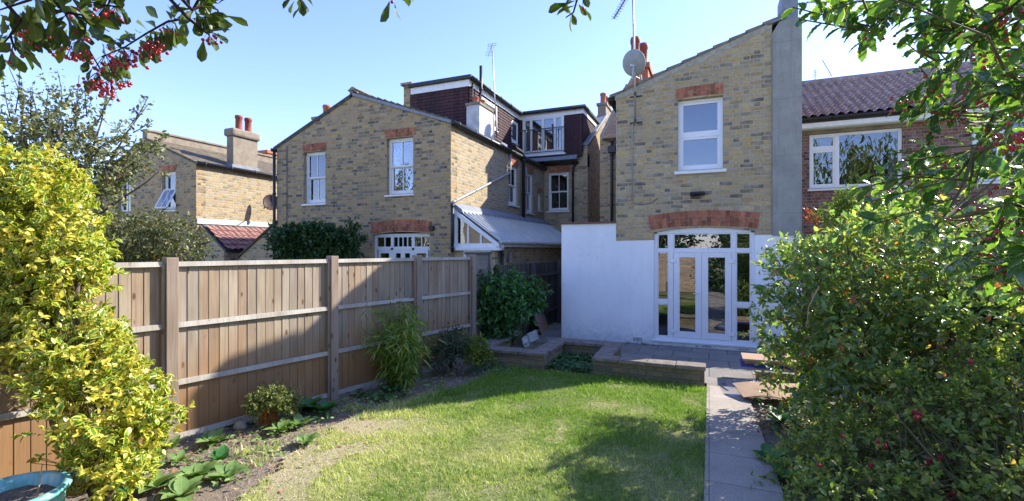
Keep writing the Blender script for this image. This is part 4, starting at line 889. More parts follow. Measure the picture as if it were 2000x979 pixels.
m.fbox(fc, XW+.3, CE-.1, 1.87, 1.93, -.08, .0); m.fbox(fc, XW+.3, XW+.36, .1, 1.87, -.08, 0); m.fbox(fc, CE-.16, CE-.1, .1, 1.87, -.08, 0); m.fbox(fc, -5.21, -5.11, .1, 1.87, -.08, 0)
g_.fbox(fc, XW+.36, -5.21, .2, 1.87, -.05, -.045); g_.fbox(fc, -5.11, CE-.16, .2, 1.87, -.05, -.045)
e = m.build('glazed_end', M['paintw'], C, bevel=.004); g_.build('pane', M['glass'], e, recalc=False)
mb = MB(); wall(mb, FY(10.14), [(XW+.001,0),(XW+.29,0),(XW+.29,1.92),(XW+.001,1.92)], (), .2); wall(mb, FY(10.14), [(CE-.1,0),(CE,0),(CE,1.92),(CE-.1,1.92)], (), .2)
wall(mb, FX(CE), [(10.35,0),(CY1,0),(CY1,2.02),(10.35,2.02)], (), .2); mb.build('brick_wall', M['stock'], C)
mb = MB(); mb.box((CE+.0,10.2,2.02),(CE+.1,CY1,2.14)); mb.build('eaves_fascia', M['paintw'], C)
gutter(C, (CE+.16,CY0-.02,2.13), (CE+.16,CY1-.6,2.13), .05, 'zinc')
pipe(C, [(CE+.1,10.3,2.06),(CE+.08,10.36,1.95)], .045, 'upvc', 'drainpipe', False); pipe(C, [(CE+.08,10.36,1.95),(CE+.08,10.36,.5)], .04)
mb = MB(); mb.box((CE+.0,10.85,1.72),(CE+.08,10.95,1.9)); mb.tube([(CE+.06,10.9,1.72),(CE+.06,10.9,1.64)], .03, n=8); mb.build('wall_lamp', M['metalgrey'], C)
mb = MB(); mb.box((XW+.1,10.5,.0),(CE-.3,10.52,1.9)); mb.build('dark_room_panel', M['interior'], C)
mb = MB(); wall(mb, FY(10.7), [(XW+.01,1.95),(CE-.02,1.95),(CE-.02,2.1),(XW+.01,2.84)], (), .02); mb.build('pale_backing_panel', M['curtain'], C)  # added panel, stands in for the pale inside seen through the gable glass

# ============================================================ far left house with red lean-to
XA = -14.91
F = thing('far_left_house', (-17.4, YH, 0), 'brick house at left with buff rendered chimney and red tiled lean-to', 'house')
hl = [rect(-16.57,-15.9,3.26,4.5), rect(-18.97,-18.25,2.2,4.42)]
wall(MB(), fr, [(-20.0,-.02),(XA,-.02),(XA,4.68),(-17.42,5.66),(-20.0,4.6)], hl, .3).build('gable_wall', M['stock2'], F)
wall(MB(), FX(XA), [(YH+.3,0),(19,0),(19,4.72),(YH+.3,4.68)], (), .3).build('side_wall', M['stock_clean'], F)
mb = MB(); mb.slab([(XA+.1,YH-.04,4.7),(XA+.1,19,4.7),(-17.42,19,5.72),(-17.42,YH-.04,5.72)], .07); mb.slab([(-20.1,YH-.04,4.6),(-17.42,YH-.04,5.7),(-17.42,19,5.7),(-20.1,19,4.6)], .07); mb.build('roof', M['slateold'], F)
mb = MB(); mb.box((-17.55,YH-.03,5.6),(-17.3,19,5.92)); mb.box((-17.6,YH-.06,5.92),(-17.25,19,5.98)); mb.build('ridge_wall', M['chimrender'], F)
gutter(F, (XA+.12,YH-.05,4.68), (XA+.12,17,4.68), .06)
win(F, fr, -18.97, -18.25, 2.2, 4.42, 'sash', .1, 'paintw', (.04,.05,.05)); 
w1 = win(F, fr, -16.57, -15.9, 3.26, 4.5, 'single', .1, 'paintw', (.04,.05,.06))
mb = MB(); pts_ = []
tz = [(-16.52,3.3,.26),(-15.94,3.3,.26),(-15.94,3.92,-.05),(-16.52,3.92,-.05)]
for i in range(4):
    a, b = tz[i], tz[(i+1)%4]; mb.tube([fr(*a), fr(*b)], .028, n=4)
mb.tube([fr(-16.23,3.3,.26), fr(-16.23,3.92,-.05)], .012, n=4)
s_ = mb.build('open_sash', M['paintw'], w1); mb = MB(); mb.add([fr(*q) for q in tz], [(0,1,2,3)]); mb.build('tilted_pane', M['glass'], w1, recalc=False)
lintel(F, fr, -16.6, -15.87, 4.52, .18, 0, M['redlint'], .08, .04); lintel(F, fr, -19.0, -18.22, 4.44, .18, 0, M['redlint'], .08, .04)
mb = MB(); mb.box((-15.22,11.3,4.6),(XA+.01,12.24,5.82)); mb.build('chimney', M['chimrender'], F)
mb = MB(); mb.box((-15.3,11.22,5.82),(XA+.09,12.32,6.1)); mb.build('chimney_cap', M['chimrender'], F, bevel=.07)
chimney_pots(F, [(-15.05,11.62),(-15.05,11.98)], 6.08, .13, .52, 'potdark')
mb = MB(); mb.box((-15.24,11.24,4.66),(XA+.04,12.3,4.86)); mb.build('lead_apron', M['lead'], F)
# lean-to
so_ = Vector((-1.1, 0, .82)).normalized()
pantiles('lean_to_tiles', 'panred', (-13.72,10.2,1.98), (0,1,0), so_, 3.6, 1.42, .2, .25, .022, F)
mb = MB(); wall(mb, FY(10.16), [(XA,0),(-13.8,0),(-13.8,1.9),(XA,2.75)], (), .15); mb.box((-14.0,10.32,0),(-13.85,13.7,1.9)); mb.build('lean_to_wall', M['stock'], F)
mb = MB(); mb.box((XA+.002,10.05,2.78),(XA+.05,13.8,2.95)); mb.build('flashing', M['whiterender'], F)
BD = thing('satellite_dish', (-14.8, 13.0, 3.7), 'brown satellite dish on far brick side wall by drainpipe', 'satellite dish')
dish(BD, PX(530,397,-14.45), .3, (.75,-.55,.25), M['dishbrown']); mb = MB(); p = PX(534,397,-14.7); mb.tube([p, (XA,p.y,p.z)], .03, n=6); q = PX(534,402,-14.0); mb.tube([PX(528,403,-14.4), q], .014, n=6); mb.box(q-Vector((.05,.05,.04)), q+Vector((.05,.05,.04))); mb.build('arm', M['metaldark'], BD)
# chimney of a house beyond
FC = thing('distant_house', (-22, 26, 0), 'distant house roof and red brick chimney showing beyond far left house', 'house')
p = PY(520,300,26); mb = MB(); mb.box((p.x-.5,25.6,4),(p.x+.6,26.6,p.z-.1)); mb.box((p.x-.6,25.5,p.z-.1),(p.x+.7,26.7,p.z+.12)); mb.build('chimney', M['redlint'], FC)
mb = MB(); mb.box((p.x-7,26.6,0),(p.x+3.,33,5.0)); mb.build('wall', M['stock'], FC); mb = MB(); mb.slab([(p.x-7.2,25,5.0),(p.x+3.2,25,5.0),(p.x+3.2,30,7.0),(p.x-7.2,30,7.0)], .1); mb.build('roof', M['slate'], FC)
FD = thing('pale_brick_house', (-27, 13, 0), 'pale brick house wall glimpsed behind the apple tree', 'house')
mb = MB(); a = PY(150,390,13.); b = PY(204,390,13.); mb.box((a.x-6,13,0),(b.x,20,b.z+.3)); mb.build('wall', M['stock_clean'], FD); mb = MB(); mb.slab([(a.x-6.2,12.8,b.z+.3),(b.x+.2,12.8,b.z+.3),(b.x+.2,16.5,b.z+1.6),(a.x-6.2,16.5,b.z+1.6)], .1); mb.build('roof', M['slate'], FD)

# ============================================================ right red brick house
YR = 14.7
RH = thing('red_brick_house', (7, YR, 0), 'dark red brick house with brown pantile roof and wide white window', 'house')
frr = FY(YR); whr = [rect(2.46,4.46,3.57,5.0), rect(5.8,7.6,3.57,5.0)]
wall(MB(), frr, [(1.58,0),(14,0),(14,5.24),(1.58,5.24)], whr, .3).build('brick_wall', M['redbrick'], RH)
win(RH, frr, 2.46, 4.46, 3.57, 5.0, 'picture', .05, 'upvc', (.05,.06,.06), curtain=[(.88,1.,'curtain')])
win(RH, frr, 5.8, 7.6, 3.57, 5.0, 'picture', .05, 'upvc', (.05,.06,.06))
mb = MB(); mb.box((2.3,YR-.012,5.005),(4.62,YR,5.2)); mb.build('concrete_lintel', M['chimrender'], RH)
mb = MB(); mb.box((1.7,YR-.3,5.12),(14.2,YR-.26,5.3)); mb.box((1.7,YR-.26,5.1),(14.2,YR-.003,5.14)); mb.build('fascia', M['paintw'], RH)
gutter(RH, (1.7,YR-.36,5.33), (14.2,YR-.36,5.33), .06)
pantiles('pantile_roof', 'pan', (1.62,YR-.38,5.36), (1,0,0), (0,3.1,1.75), 12.4, 3.72, .2, .24, .034, RH, .06)
mb = MB(); tz_ = 5.36+3.72*1.75/3.56; ty_ = YR-.38+3.72*3.1/3.56; mb.tube([(1.6,ty_,tz_+.02),(14.2,ty_,tz_+.02)], .12, n=10); mb.build('ridge_tiles', M['pan'], RH, smooth=True)
mb = MB(); mb.box((1.62,YR+.31,0),(1.9,20.5,5.3)); mb.build('side_wall', M['redbrick'], RH)
mb = MB(); mb.slab([(1.5,ty_,tz_),(14.1,ty_,tz_),(14.1,ty_+3.5,5.3),(1.5,ty_+3.5,5.3)], .1); mb.build('rear_roof', M['greyroof'], RH)
A3 = thing('tv_aerial', (2.6, 18.2, 7), 'tiny tv aerial poking above the brown pantile ridge', 'aerial')
p = PY(1592,152,18.1); mb = MB(); mb.tube([(p.x,18.1,tz_-.1),(p.x,18.1,p.z+.25)], .012, n=5)
for k in range(4): mb.tube([(p.x-.08,18.1,p.z+.02+k*.06),(p.x+.08,18.1,p.z+.06+k*.06)], .005, n=4)
p2 = PY(1606,118,18.1); p3 = PY(1625,150,18.1); mb.tube([p2, p3], .012, n=5); mb.build('mast', M['metaldark'], A3)

# ============================================================ fences
def fence_frame(p, q):
    p, q = Vector((*p, 0)), Vector((*q, 0)); d = (q-p).normalized(); n = Vector((d.y, -d.x, 0))   # n faces +X side
    return frame(p, d, n), (q-p).length
posts = [(-5.85,-1.0), (-5.42,.9), (-4.94,3.06), (-4.53,4.82), (-4.20,6.27), (-3.91,7.56)]
FN = thing('board_fence', (-4.6, 4, 0), 'newer tan vertical board fence with pale rails along the left side', 'fence')
for i in range(len(posts)-1):
    ff, L = fence_frame(posts[i], posts[i+1]); m = MB(); u = .07; k = 0
    while u < L-.07:
        wd = min(.098+random.uniform(-.006,.006), L-.07-u); e = random.uniform(-.0015,.0015)
        m.hexa([ff(u,.03,-.035),ff(u+wd,.03,-.035),ff(u+wd,.03,-.014+e),ff(u,.03,-.009+e),ff(u,1.79,-.035),ff(u+wd,1.79,-.035),ff(u+wd,1.79,-.014+e),ff(u,1.79,-.009+e)])
        u += wd+.0003
    pn = m.build('fence_panel', M['fence'], FN, recalc=False)
    zs = (1.795, 1.185, .61) + ((.07,) if i != 1 else ())
    for z in zs:
        m = MB(); h = .05 if z < 1.7 else .048; m.hexa([ff(.07,z-h/2,-.005),ff(L-.07,z-h/2,-.005),ff(L-.07,z-h/2,.03),ff(.07,z-h/2,.03),ff(.07,z+h/2,-.005),ff(L-.07,z+h/2,-.005),ff(L-.07,z+h/2,.022),ff(.07,z+h/2,.022)])
        m.build('rail', M['rail'], pn)
for i, p in enumerate(posts):
    q = posts[min(i+1, len(posts)-1)] if i < len(posts)-1 else None
    ff, L = fence_frame(posts[max(0,i-1)] if q is None else p, p if q is None else q); o0 = L if q is None else 0
    m = MB(); m.fbox(ff, o0-.045, o0+.062, -.1, 1.86, -.06, .06)
    m.build('post', M['post'], FN, bevel=.006)
    m = MB(); m.fbox(ff, o0-.075, o0-.047, 0, 1.80, -.04, .035); m.build('post_batten', M['post'], FN)
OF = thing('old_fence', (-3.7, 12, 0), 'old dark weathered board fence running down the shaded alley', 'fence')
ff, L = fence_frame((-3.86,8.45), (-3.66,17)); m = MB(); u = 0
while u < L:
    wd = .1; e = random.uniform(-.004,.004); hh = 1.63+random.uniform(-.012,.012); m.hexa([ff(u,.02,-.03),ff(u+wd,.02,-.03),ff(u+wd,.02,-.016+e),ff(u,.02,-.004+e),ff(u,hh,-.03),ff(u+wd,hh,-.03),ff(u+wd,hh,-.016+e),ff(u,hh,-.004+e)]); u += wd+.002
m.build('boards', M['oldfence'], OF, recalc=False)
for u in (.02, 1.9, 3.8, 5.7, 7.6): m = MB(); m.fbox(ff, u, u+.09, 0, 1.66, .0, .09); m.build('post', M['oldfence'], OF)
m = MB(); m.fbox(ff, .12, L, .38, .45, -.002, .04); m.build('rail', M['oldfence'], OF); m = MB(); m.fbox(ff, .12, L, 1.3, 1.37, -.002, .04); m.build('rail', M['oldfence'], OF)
GP = thing('lap_panel', (-4, 8, 0), 'grey horizontal lap fence panel standing behind the laurel', 'fence panel')
ff, L = fence_frame((-4.02,7.62), (-3.96,8.42)); m = MB()
for k in range(18):
    z = .1+k*.098; m.hexa([ff(0,z,-.03),ff(L,z,-.03),ff(L,z,-.002),ff(0,z,-.002),ff(0,z+.108,-.03),ff(L,z+.108,-.03),ff(L,z+.108,-.014),ff(0,z+.108,-.014)])
m.build('slats', M['greyfence'], GP, recalc=False); m = MB(); m.fbox(ff, -.03, L+.03, 1.86, 1.9, -.05, .03); m.build('capping', M['oldfence'], GP); m = MB(); m.fbox(ff, L-.03, L+.02, .05, 1.86, -.0, .025); m.build('edge_batten', M['greyfence'], GP)
RF = thing('right_board_fence', (3.45, 4, 0), 'brown board fence glimpsed behind the shrubs on the right', 'fence')
ff, L = fence_frame((3.45,10), (3.45,-2)); m = MB(); u = 0
while u < L: m.fbox(ff, u, u+.1, .02, 1.6, -.02, random.uniform(-.002,.004)); u += .102
m.build('boards', M['rightfence'], RF, recalc=False)
for u in (.5, 2.4, 4.3, 6.2, 8.1): m = MB(); m.fbox(ff, u, u+.1, 0, 1.66, .004, .1); m.build('post', M['rightfence'], RF)
BF = thing('rear_lap_fence', (-1, -3.4, 0), 'tan horizontal lap fence across the garden end, mirrored in the french doors', 'fence')
ff, L = fence_frame((3.4,-3.4), (-6.3,-3.4)); ff = frame((-6.3,-3.4,0), (1,0,0), (0,1,0)); m = MB()
for p in range(3):
    for k in range(18): z = .03+k*.1; u0 = p*1.95+.05; m.hexa([ff(u0,z,-.03),ff(u0+1.85,z,-.03),ff(u0+1.85,z,.0),ff(u0,z,.0),ff(u0,z+.11,-.03),ff(u0+1.85,z+.11,-.03),ff(u0+1.85,z+.11,-.014),ff(u0,z+.11,-.014)])
m.build('slats', M['lapfence'], BF, recalc=False)
for p in range(4): m = MB(); m.fbox(ff, p*1.95-.05, p*1.95+.05, 0, 1.9, -.05, .05); m.build('post', M['post'], BF)

# ============================================================ low brick walls round the patio
LW = thing('low_garden_wall', (-1.9, 8, 0), 'low stepped brick wall with concrete coping between lawn and patio', 'garden wall')
segs = [(-3.75,-3.50,7.46,9.1),(-3.75,-2.42,7.2,7.45),(-2.67,-2.42,7.46,8.29),(-2.67,-1.42,8.3,8.55),(-1.67,-1.42,7.48,8.29),(-1.67,-.04,7.22,7.47)]
m = MB()
for x0, x1, y0, y1 in segs: m.box((x0+.02,y0+(.02 if y0 in (7.2,7.22,8.3) else -.02),-.05),(x1-.02,y1-.02,.235))
m.build('brickwork', M['lowbrick'], LW)
m = MB()
for x0, x1, y0, y1 in segs:
    lx, ly = x1-x0, y1-y0; n = max(1, round(max(lx, ly)/.46))
    for k in range(n):
        j = lambda: random.uniform(-.004,.004)
        if lx > ly: a, b, c_, d_ = x0+lx*k/n+.003, x0+lx*(k+1)/n-.003, y0, y1
        else: a, b, c_, d_ = x0, x1, y0+ly*k/n+.003, y0+ly*(k+1)/n-.003
        m.box((a+j()-.015*(lx<ly),c_+j()-.015*(lx>ly),.237),(b+j()+.015*(lx<ly),d_+j()+.015*(lx>ly),.29+j()))
m.build('coping', M['coping'], LW, bevel=.008)
RW = thing('short_brick_wall', (.9, 7.6, 0), 'short low brick wall under flat packed boards beside right shrub', 'garden wall')
m = MB(); m.box((.62,7.5,-.05),(2.4,7.72,.2)); m.build('brickwork', M['lowbrick'], RW)
m = MB(); m.box((.6,7.48,.2),(2.42,7.74,.235)); m.build('coping', M['coping'], RW, bevel=.008)
sheet('planter_soil', [(-3.5,7.46),(-2.68,7.46),(-2.68,9.1),(-3.5,9.1)], .09, M['soil'])
# white plaque leaning in the planter
PQ = thing('stone_plaque', (-3.2, 8.9, .1), 'small pale carved stone plaque leaning in the brick planter', 'plaque')
a, b = G(1033,671,.12), G(1050,662,.12); d = (b-a).normalized(); n_ = Vector((d.y,-d.x,0)); fp = frame((a.x,a.y,0), d, n_); Lp = (b-a).length
m = MB(); m.hexa([fp(-.0,.12,.0),fp(Lp,.12,.0),fp(Lp,.12,.03),fp(0,.12,.03),fp(0,.3,-.05),fp(Lp,.3,-.05),fp(Lp,.3,-.02),fp(0,.3,-.02)]); m.build('slab', M['slabstone'], PQ, bevel=.006)
m = MB(); fz = lambda u, v: fp(u, v, .034-(v-.12)*.28)
for (x0_, x1_, v) in ((.02,Lp-.02,.285),(.02,Lp-.02,.14)): m.tube([fz(x0_,v), fz(x1_,v)], .004, n=5)
for x0_ in (.02, Lp-.02): m.tube([fz(x0_,.14), fz(x0_,.285)], .004, n=5)
for k in range(4):
    cx = .07+k*(Lp-.14)/3; m.tube([fz(cx+.022*math.cos(t_), .212+.035*math.sin(t_)) for t_ in np.linspace(.4, 5.3, 9)], .004, n=5)
m.build('raised_carving', M['slabstone'], PQ)
m = MB(); a2 = G(1022,680,.1); m.hexa([fp(-.28,.08,.0),fp(-.03,.08,.0),fp(-.03,.08,.03),fp(-.28,.08,.03),fp(-.28,.26,-.06),fp(-.03,.27,-.06),fp(-.03,.27,-.03),fp(-.28,.26,-.03)]); o = m.build('stone_slab', M['slabstone'], bevel=.006); tag(o, 'plain pale stone slab propped left of the carved plaque', 'stone slab')
# plywood sheet leaning on the alley fence
m = MB(); p0, p1 = G(1058,657), G(1071,640); d = (p1-p0).normalized(); n_ = Vector((d.y,-d.x,0)); fp = frame((p0.x,p0.y,0), d, n_); Lp = (p1-p0).length
m.hexa([fp(0,.02,.0),fp(Lp,.02,.0),fp(Lp,.02,.012),fp(0,.02,.012),fp(-.18,.9,-.3),fp(Lp-.2,.93,-.3),fp(Lp-.2,.93,-.288),fp(-.18,.9,-.288)]); o = m.build('plywood_sheet', M['ply']); tag(o, 'pinkish plywood sheet leaning against old dark fence in alley', 'board')
# flat packed boards and cardboard on the patio edge
m0 = G(1440,712,.05)
for k, (dx, dz, mt, lab) in enumerate(((0,0,'bluefilm','blue wrapped flat pack lowest on the patio by right shrub'),(.05,.035,'cardboard','middle flat brown cardboard pack on the patio pile'),(.02,.075,'cardboard','topmost flat brown cardboard pack on the patio pile'))):
    m = MB(); x0, y0 = m0.x+dx, 7.76; z = .25+dz
    if k == 0: m.hexa([(x0,y0,z-.03),(x0+1.2,y0+.02,z-.01),(x0+1.2,y0+.4,z),(x0,y0+.36,z),(x0,y0,z+.03),(x0+1.2,y0+.02,z+.03),(x0+1.2,y0+.4,z+.03),(x0,y0+.36,z+.03)])
    else: m.hexa([(x0,y0-.04*k,z),(x0+1.25,y0-.02,z),(x0+1.25,y0+.38,z),(x0,y0+.38,z),(x0,y0-.04*k,z+.032),(x0+1.25,y0-.02,z+.032),(x0+1.25,y0+.38,z+.032),(x0,y0+.38,z+.032)])
    o = m.build('flat_pack', M[mt], bevel=.004); tag(o, lab, 'flat pack', 'flat packs stacked by the right shrub')
CB = thing('cardboard_sheet', (.7, 7.0, .03), 'flattened cardboard sheet half in clear plastic lying across path end', 'cardboard')
c4 = [G(1430,752,.12), G(1452,778,.06), G(1560,790,.06), G(1560,757,.12)]
m = MB(); n = 10; vs = []; fs = []
for i in range(n+1):
    for j in range(5):
        u_, v_ = i/n, j/4; p = c4[0].lerp(c4[3], u_).lerp(c4[1].lerp(c4[2], u_), v_); p.z += .035*math.sin(u_*2.5)+.01*math.sin(v_*5+u_*7)+.02; vs.append(p)
for i in range(n):
    for j in range(4): a = i*5+j; fs.append((a, a+5, a+6, a+1))
m.add(vs, fs); m.add([v-Vector((0,0,.008)) for v in vs], [f[::-1] for f in fs]); m.build('card', M['cardboard'], CB, smooth=True)
m = MB(); vs = []; fs = []
cc = [G(1414,744,.02), G(1422,775,.02), G(1500,790,.02), G(1510,742,.02)]; n = 14
for i in range(n+1):
    for j in range(9):
        u_, v_ = i/n, j/8; p = cc[0].lerp(cc[3], u_).lerp(cc[1].lerp(cc[2], u_), v_); p.z += .13*math.sin(math.pi*min(1,max(0,v_)))*(.6+.4*math.sin(u_*3))+.035*mn.noise(Vector((u_*9,v_*6,3))); vs.append(p)
for i in range(n):
    for j in range(8): a = i*9+j; fs.append((a, a+9, a+10, a+1))
m.add(vs, fs); m.build('plastic_film', M['film'], CB, smooth=True, recalc=False)
m = MB(); e0, e1 = G(1412,750,.05), G(1434,751,.1); m.tube([e0, e1], .012, n=6); m.build('blue_edge', M['bluefilm'], CB)

# ============================================================ turquoise pot, lantern, stones
PC = Vector((-4.14, 1.58, 0))
P_ = thing('plant_pot', PC, 'glazed turquoise pot with fluted sides and dry soil, bottom left', 'plant pot')
t = NT('turquoise_glaze'); g = t.pos(); n_ = t.noise(t.scale(g, 14., 14., 3.), 1., 4.)
c = t.ramp(n_, [(.3,(.08,.3,.3)),(.5,(.17,.46,.44)),(.7,(.38,.62,.6))]); M['glaze'] = t.done(t.bsdf(c, .22, .5, t.bump(n_, .3, .004), coat=.4))
prof = [(.17,0),(.2,.06),(.245,.16),(.262,.25),(.268,.31),(.262,.335),(.295,.35),(.305,.37),(.295,.39),(.268,.392),(.255,.375),(.24,.31),(.23,.29)]
m = MB(); nseg = 96; base = 0; vs = []; fs = []
for i, (r_, z) in enumerate(prof):
    for k in range(nseg):
        a = 2*math.pi*k/nseg; rr = r_ + (.006*abs(math.sin(a*12)) if 0 < i < 5 else 0); vs.append((PC.x+rr*math.cos(a), PC.y+rr*math.sin(a), z))
for i in range(len(prof)-1):
    for k in range(nseg): fs.append((i*nseg+k, i*nseg+(k+1)%nseg, (i+1)*nseg+(k+1)%nseg, (i+1)*nseg+k))
m.add(vs, fs); m.build('bowl', M['glaze'], P_, smooth=True, recalc=False)
m = MB(); rings = 8; vs = [(PC.x, PC.y, .33)]; fs = []
for i in range(1, rings+1):
    for k in range(32): a = 2*math.pi*k/32; rr = .238*i/rings; vs.append((PC.x+rr*math.cos(a), PC.y+rr*math.sin(a), .315+.02*mn.noise(Vector((rr*20*math.cos(a), rr*20*math.sin(a), 0)))))
for k in range(32): fs.append((0, 1+k, 1+(k+1)%32))
for i in range(rings-1):
    for k in range(32): fs.append((1+i*32+k, 1+(i+1)*32+k, 1+(i+1)*32+(k+1)%32, 1+i*32+(k+1)%32))
m.add(vs, fs); m.build('potting_soil', M['soil'], P_, smooth=True, recalc=False)
m = MB(); b = PC+Vector((.05,-.1,.3)); m.tube([b+Vector((-.02,.05,0)), b+Vector((.0,.0,.16)), b+Vector((.07,-.06,.14)), b+Vector((.13,-.14,-.02)), b+Vector((.16,-.2,-.16))], .013, .007, 6)
m.tube([b+Vector((-.1,.1,0)), b+Vector((-.2,.0,.03))], .006, n=5); m.tube([b+Vector((.05,.2,.0)), b+Vector((.02,.23,.14)), b+Vector((-.03,.26,.2))], .006, .003, 5)
m.build('dead_stem', M['straw'], P_, smooth=True)
t = NT('mosaic_glass'); v = t.n('TexVoronoi', iVector=t.pos(), iScale=24.); c = t.ramp(t.n('SeparateColor', i0=v.outputs[1]).outputs[0], [(0,(.45,.33,.05)),(.45,(.5,.4,.08)),(.55,(.05,.32,.34)),(1,(.2,.42,.38))])
M['mosaic'] = t.done(t.bsdf(c, .15, .5, coat=.5))
bc = PW(150, 942, 3.62); LN = thing('glass_ball', (bc.x,bc.y,0), 'amber and teal faceted glass ball ornament under golden shrub', 'garden ornament')
bm_ = bmesh.new(); bmesh.ops.create_icosphere(bm_, subdivisions=2, radius=.105)
me = bpy.data.meshes.new('g'); bmd = bmesh.ops.dual if False else None
m = MB(); ico = bmesh.new(); bmesh.ops.create_icosphere(ico, subdivisions=1, radius=.105)
ico.verts.ensure_lookup_table()
m2 = MB(); m.add([Vector(v.co)+bc for v in bm_.verts], [tuple(v.index for v in f.verts) for f in bm_.faces]); m.build('glass_body', M['mosaic'], LN)
for f in ico.faces:      # leading between facets: hexagon/pentagon pattern = edges between face centres
    for e_ in f.edges:
        for f2 in e_.link_faces:
            if f2 is not f and f2.index > f.index:
                a, b = f.calc_center_median().normalized()*.108, f2.calc_center_median().normalized()*.108; m2.tube([bc+a, bc+(a+b).normalized()*.109, bc+b], .004, n=5)
m2.build('leading', M['metaldark'], LN); bm_.free(); ico.free()
def stone(name, p, r, label, mat='stone', seed=0):
    b = bmesh.new(); bmesh.ops.create_icosphere(b, subdivisions=3, radius=1)
    for v in b.verts: k = 1+.25*mn.noise(v.co*1.5+Vector((seed,0,0))); v.co = Vector((v.co.x*r[0], v.co.y*r[1], v.co.z*r[2]))*k+Vector(p)
    m = MB(); m.add([v.co.copy() for v in b.verts], [tuple(v.index for v in f.verts) for f in b.faces]); b.free(); return tag(m.build(name, M[mat], smooth=True), label, 'stone')
sp = G(469,838); stone('stone', (sp.x,sp.y,.03), (.07,.06,.055), 'round pale stone among bluish seedlings at the fence foot', seed=2)
sp = G(500,845)


# ============================================================ plants
def plant(name, loc, label, cat='shrub', group=None): return thing(name, loc, label, cat, group)
def sub(i, arrs, m): return [a[m] for a in arrs]
def leafy(parent, ells, tips, per, tl, size, mat, tpl=T_OVAL, up=.35, shell=.55, flat=.6, keep=None, name='foliage', tw=None, twmat='stem', base=None, var=.3, every=3, droop=0., twr=.003):
    P, D, N, T, out, ln = crown(ells, tips, per, tl, up, shell, flat, keep, droop)
    S = size*(1+var*rng.normal(size=len(P))).clip(.45, 1.8)
    o = scatter(name, tpl, P, D, N, S, mat, parent)
    if base is not None:
        m = MB(); twigs(m, T, out, ln, base, twr, every); m.build('twigs', M[twmat], parent, smooth=True, recalc=False)
    return o
def limbs(parent, root, tops, r0, r1, mat='bark', name='stem', wob=.08, n=7):
    m = MB(); pts_all = []
    for tp in tops:
        a, b = Vector(root), Vector(tp); pts = []
        for i in range(6):
            s = i/5; p = a.lerp(b, s); p += Vector((mn.noise(Vector((b.x*3+i, b.y, 0))), mn.noise(Vector((b.y*3, i, 4))), mn.noise(Vector((i, b.x, 9)))*.6))*wob*(i > 0)*(b-a).length
            pts.append(p)
        m.tube(pts, r0, r1, n); pts_all += pts[2:]
    m.build(name, M[mat], parent, smooth=True, recalc=False); return pts_all

# golden variegated shrub by the camera, left
GS = plant('golden_shrub', (-4.2, 2.2, 0), 'big golden variegated shrub in front of fence at left')
E1 = [(20,290,3.95,48,60),(55,360,3.9,95,70),(20,420,3.9,110,80),(105,440,3.8,85,85),(130,490,3.8,80,70),(40,520,3.85,110,90),(125,560,3.8,80,50),(60,610,3.8,110,70),(130,650,3.75,95,75),(190,700,3.65,95,75),(215,780,3.55,105,85),(110,730,3.6,95,70),(255,850,3.5,80,60),(200,900,3.45,75,60),(55,690,3.75,70,45),(-60,380,3.9,120,140),(-60,560,3.9,110,120),(240,930,3.4,60,45),(200,940,3.45,60,35)]
ells = [(PW(u,v,w_), (ru*w_/FPX*.93, .3+ru*.0011, rv*w_/FPX*.93), ru*rv) for u,v,w_,ru,rv in E1]
root = Vector((-4.25, 2.15, 0)); 
lp = limbs(GS, root+Vector((0,0,-.05)), [PW(60,720,3.9), PW(90,560,3.95), PW(60,400,3.95), PW(140,480,3.85), PW(20,330,4.0), PW(200,760,3.6), PW(240,860,3.5), PW(180,680,3.7)], .04, .012, 'bark', 'stem', .06)
fy_ = lambda P: (P[:,0]*1 + 0 > -4.3-(0))  # keep everything
GPOLY = [(-900,100),(0,225),(20,245),(45,300),(130,300),(168,350),(182,430),(188,480),(208,505),(215,560),(165,590),(205,640),(240,650),(255,700),(320,740),(325,790),(345,820),(335,860),(300,880),(290,930),(250,965),(180,960),(130,900),(110,870),(60,850),(95,790),(20,745),(0,700),(-900,700)]
def proj(p):
    w_ = -p[0]*SA+p[1]*CA; return (1000+FPX*(p[0]*CA+p[1]*SA)/w_, 490-FPX*(p[2]-CAMH)/w_)
gkeep = lambda T: np.array([inside((proj(p)[0]+random.gauss(0,5), proj(p)[1]+random.gauss(0,5)), GPOLY) and mn.noise(Vector(p)*4.5) > -.3 for p in T])
leafy(GS, ells, 3000, 11, .11, .041, M['euonymus'], T_OVAL2, .5, .5, .7, keep=gkeep, var=.42, base=lp, every=6, twr=.0022)
# sunlit outer tips carry the all-yellow young leaves
P, D, N, T, out, ln = crown(ells, 3000, 8, .085, .9, .86, .8, gkeep)
s_ = (T-np.array([list(e[0]) for e in ells])[0]); rgt = np.array([mn.noise(Vector(p)*3.) for p in T]) + .15
mask = np.repeat(rgt > -.1, 8); scatter('golden_tips', T_OVAL2, P[mask], D[mask], N[mask], .04*(1+.25*rng.normal(size=mask.sum())).clip(.5,1.6), M['euoyellow'], GS)

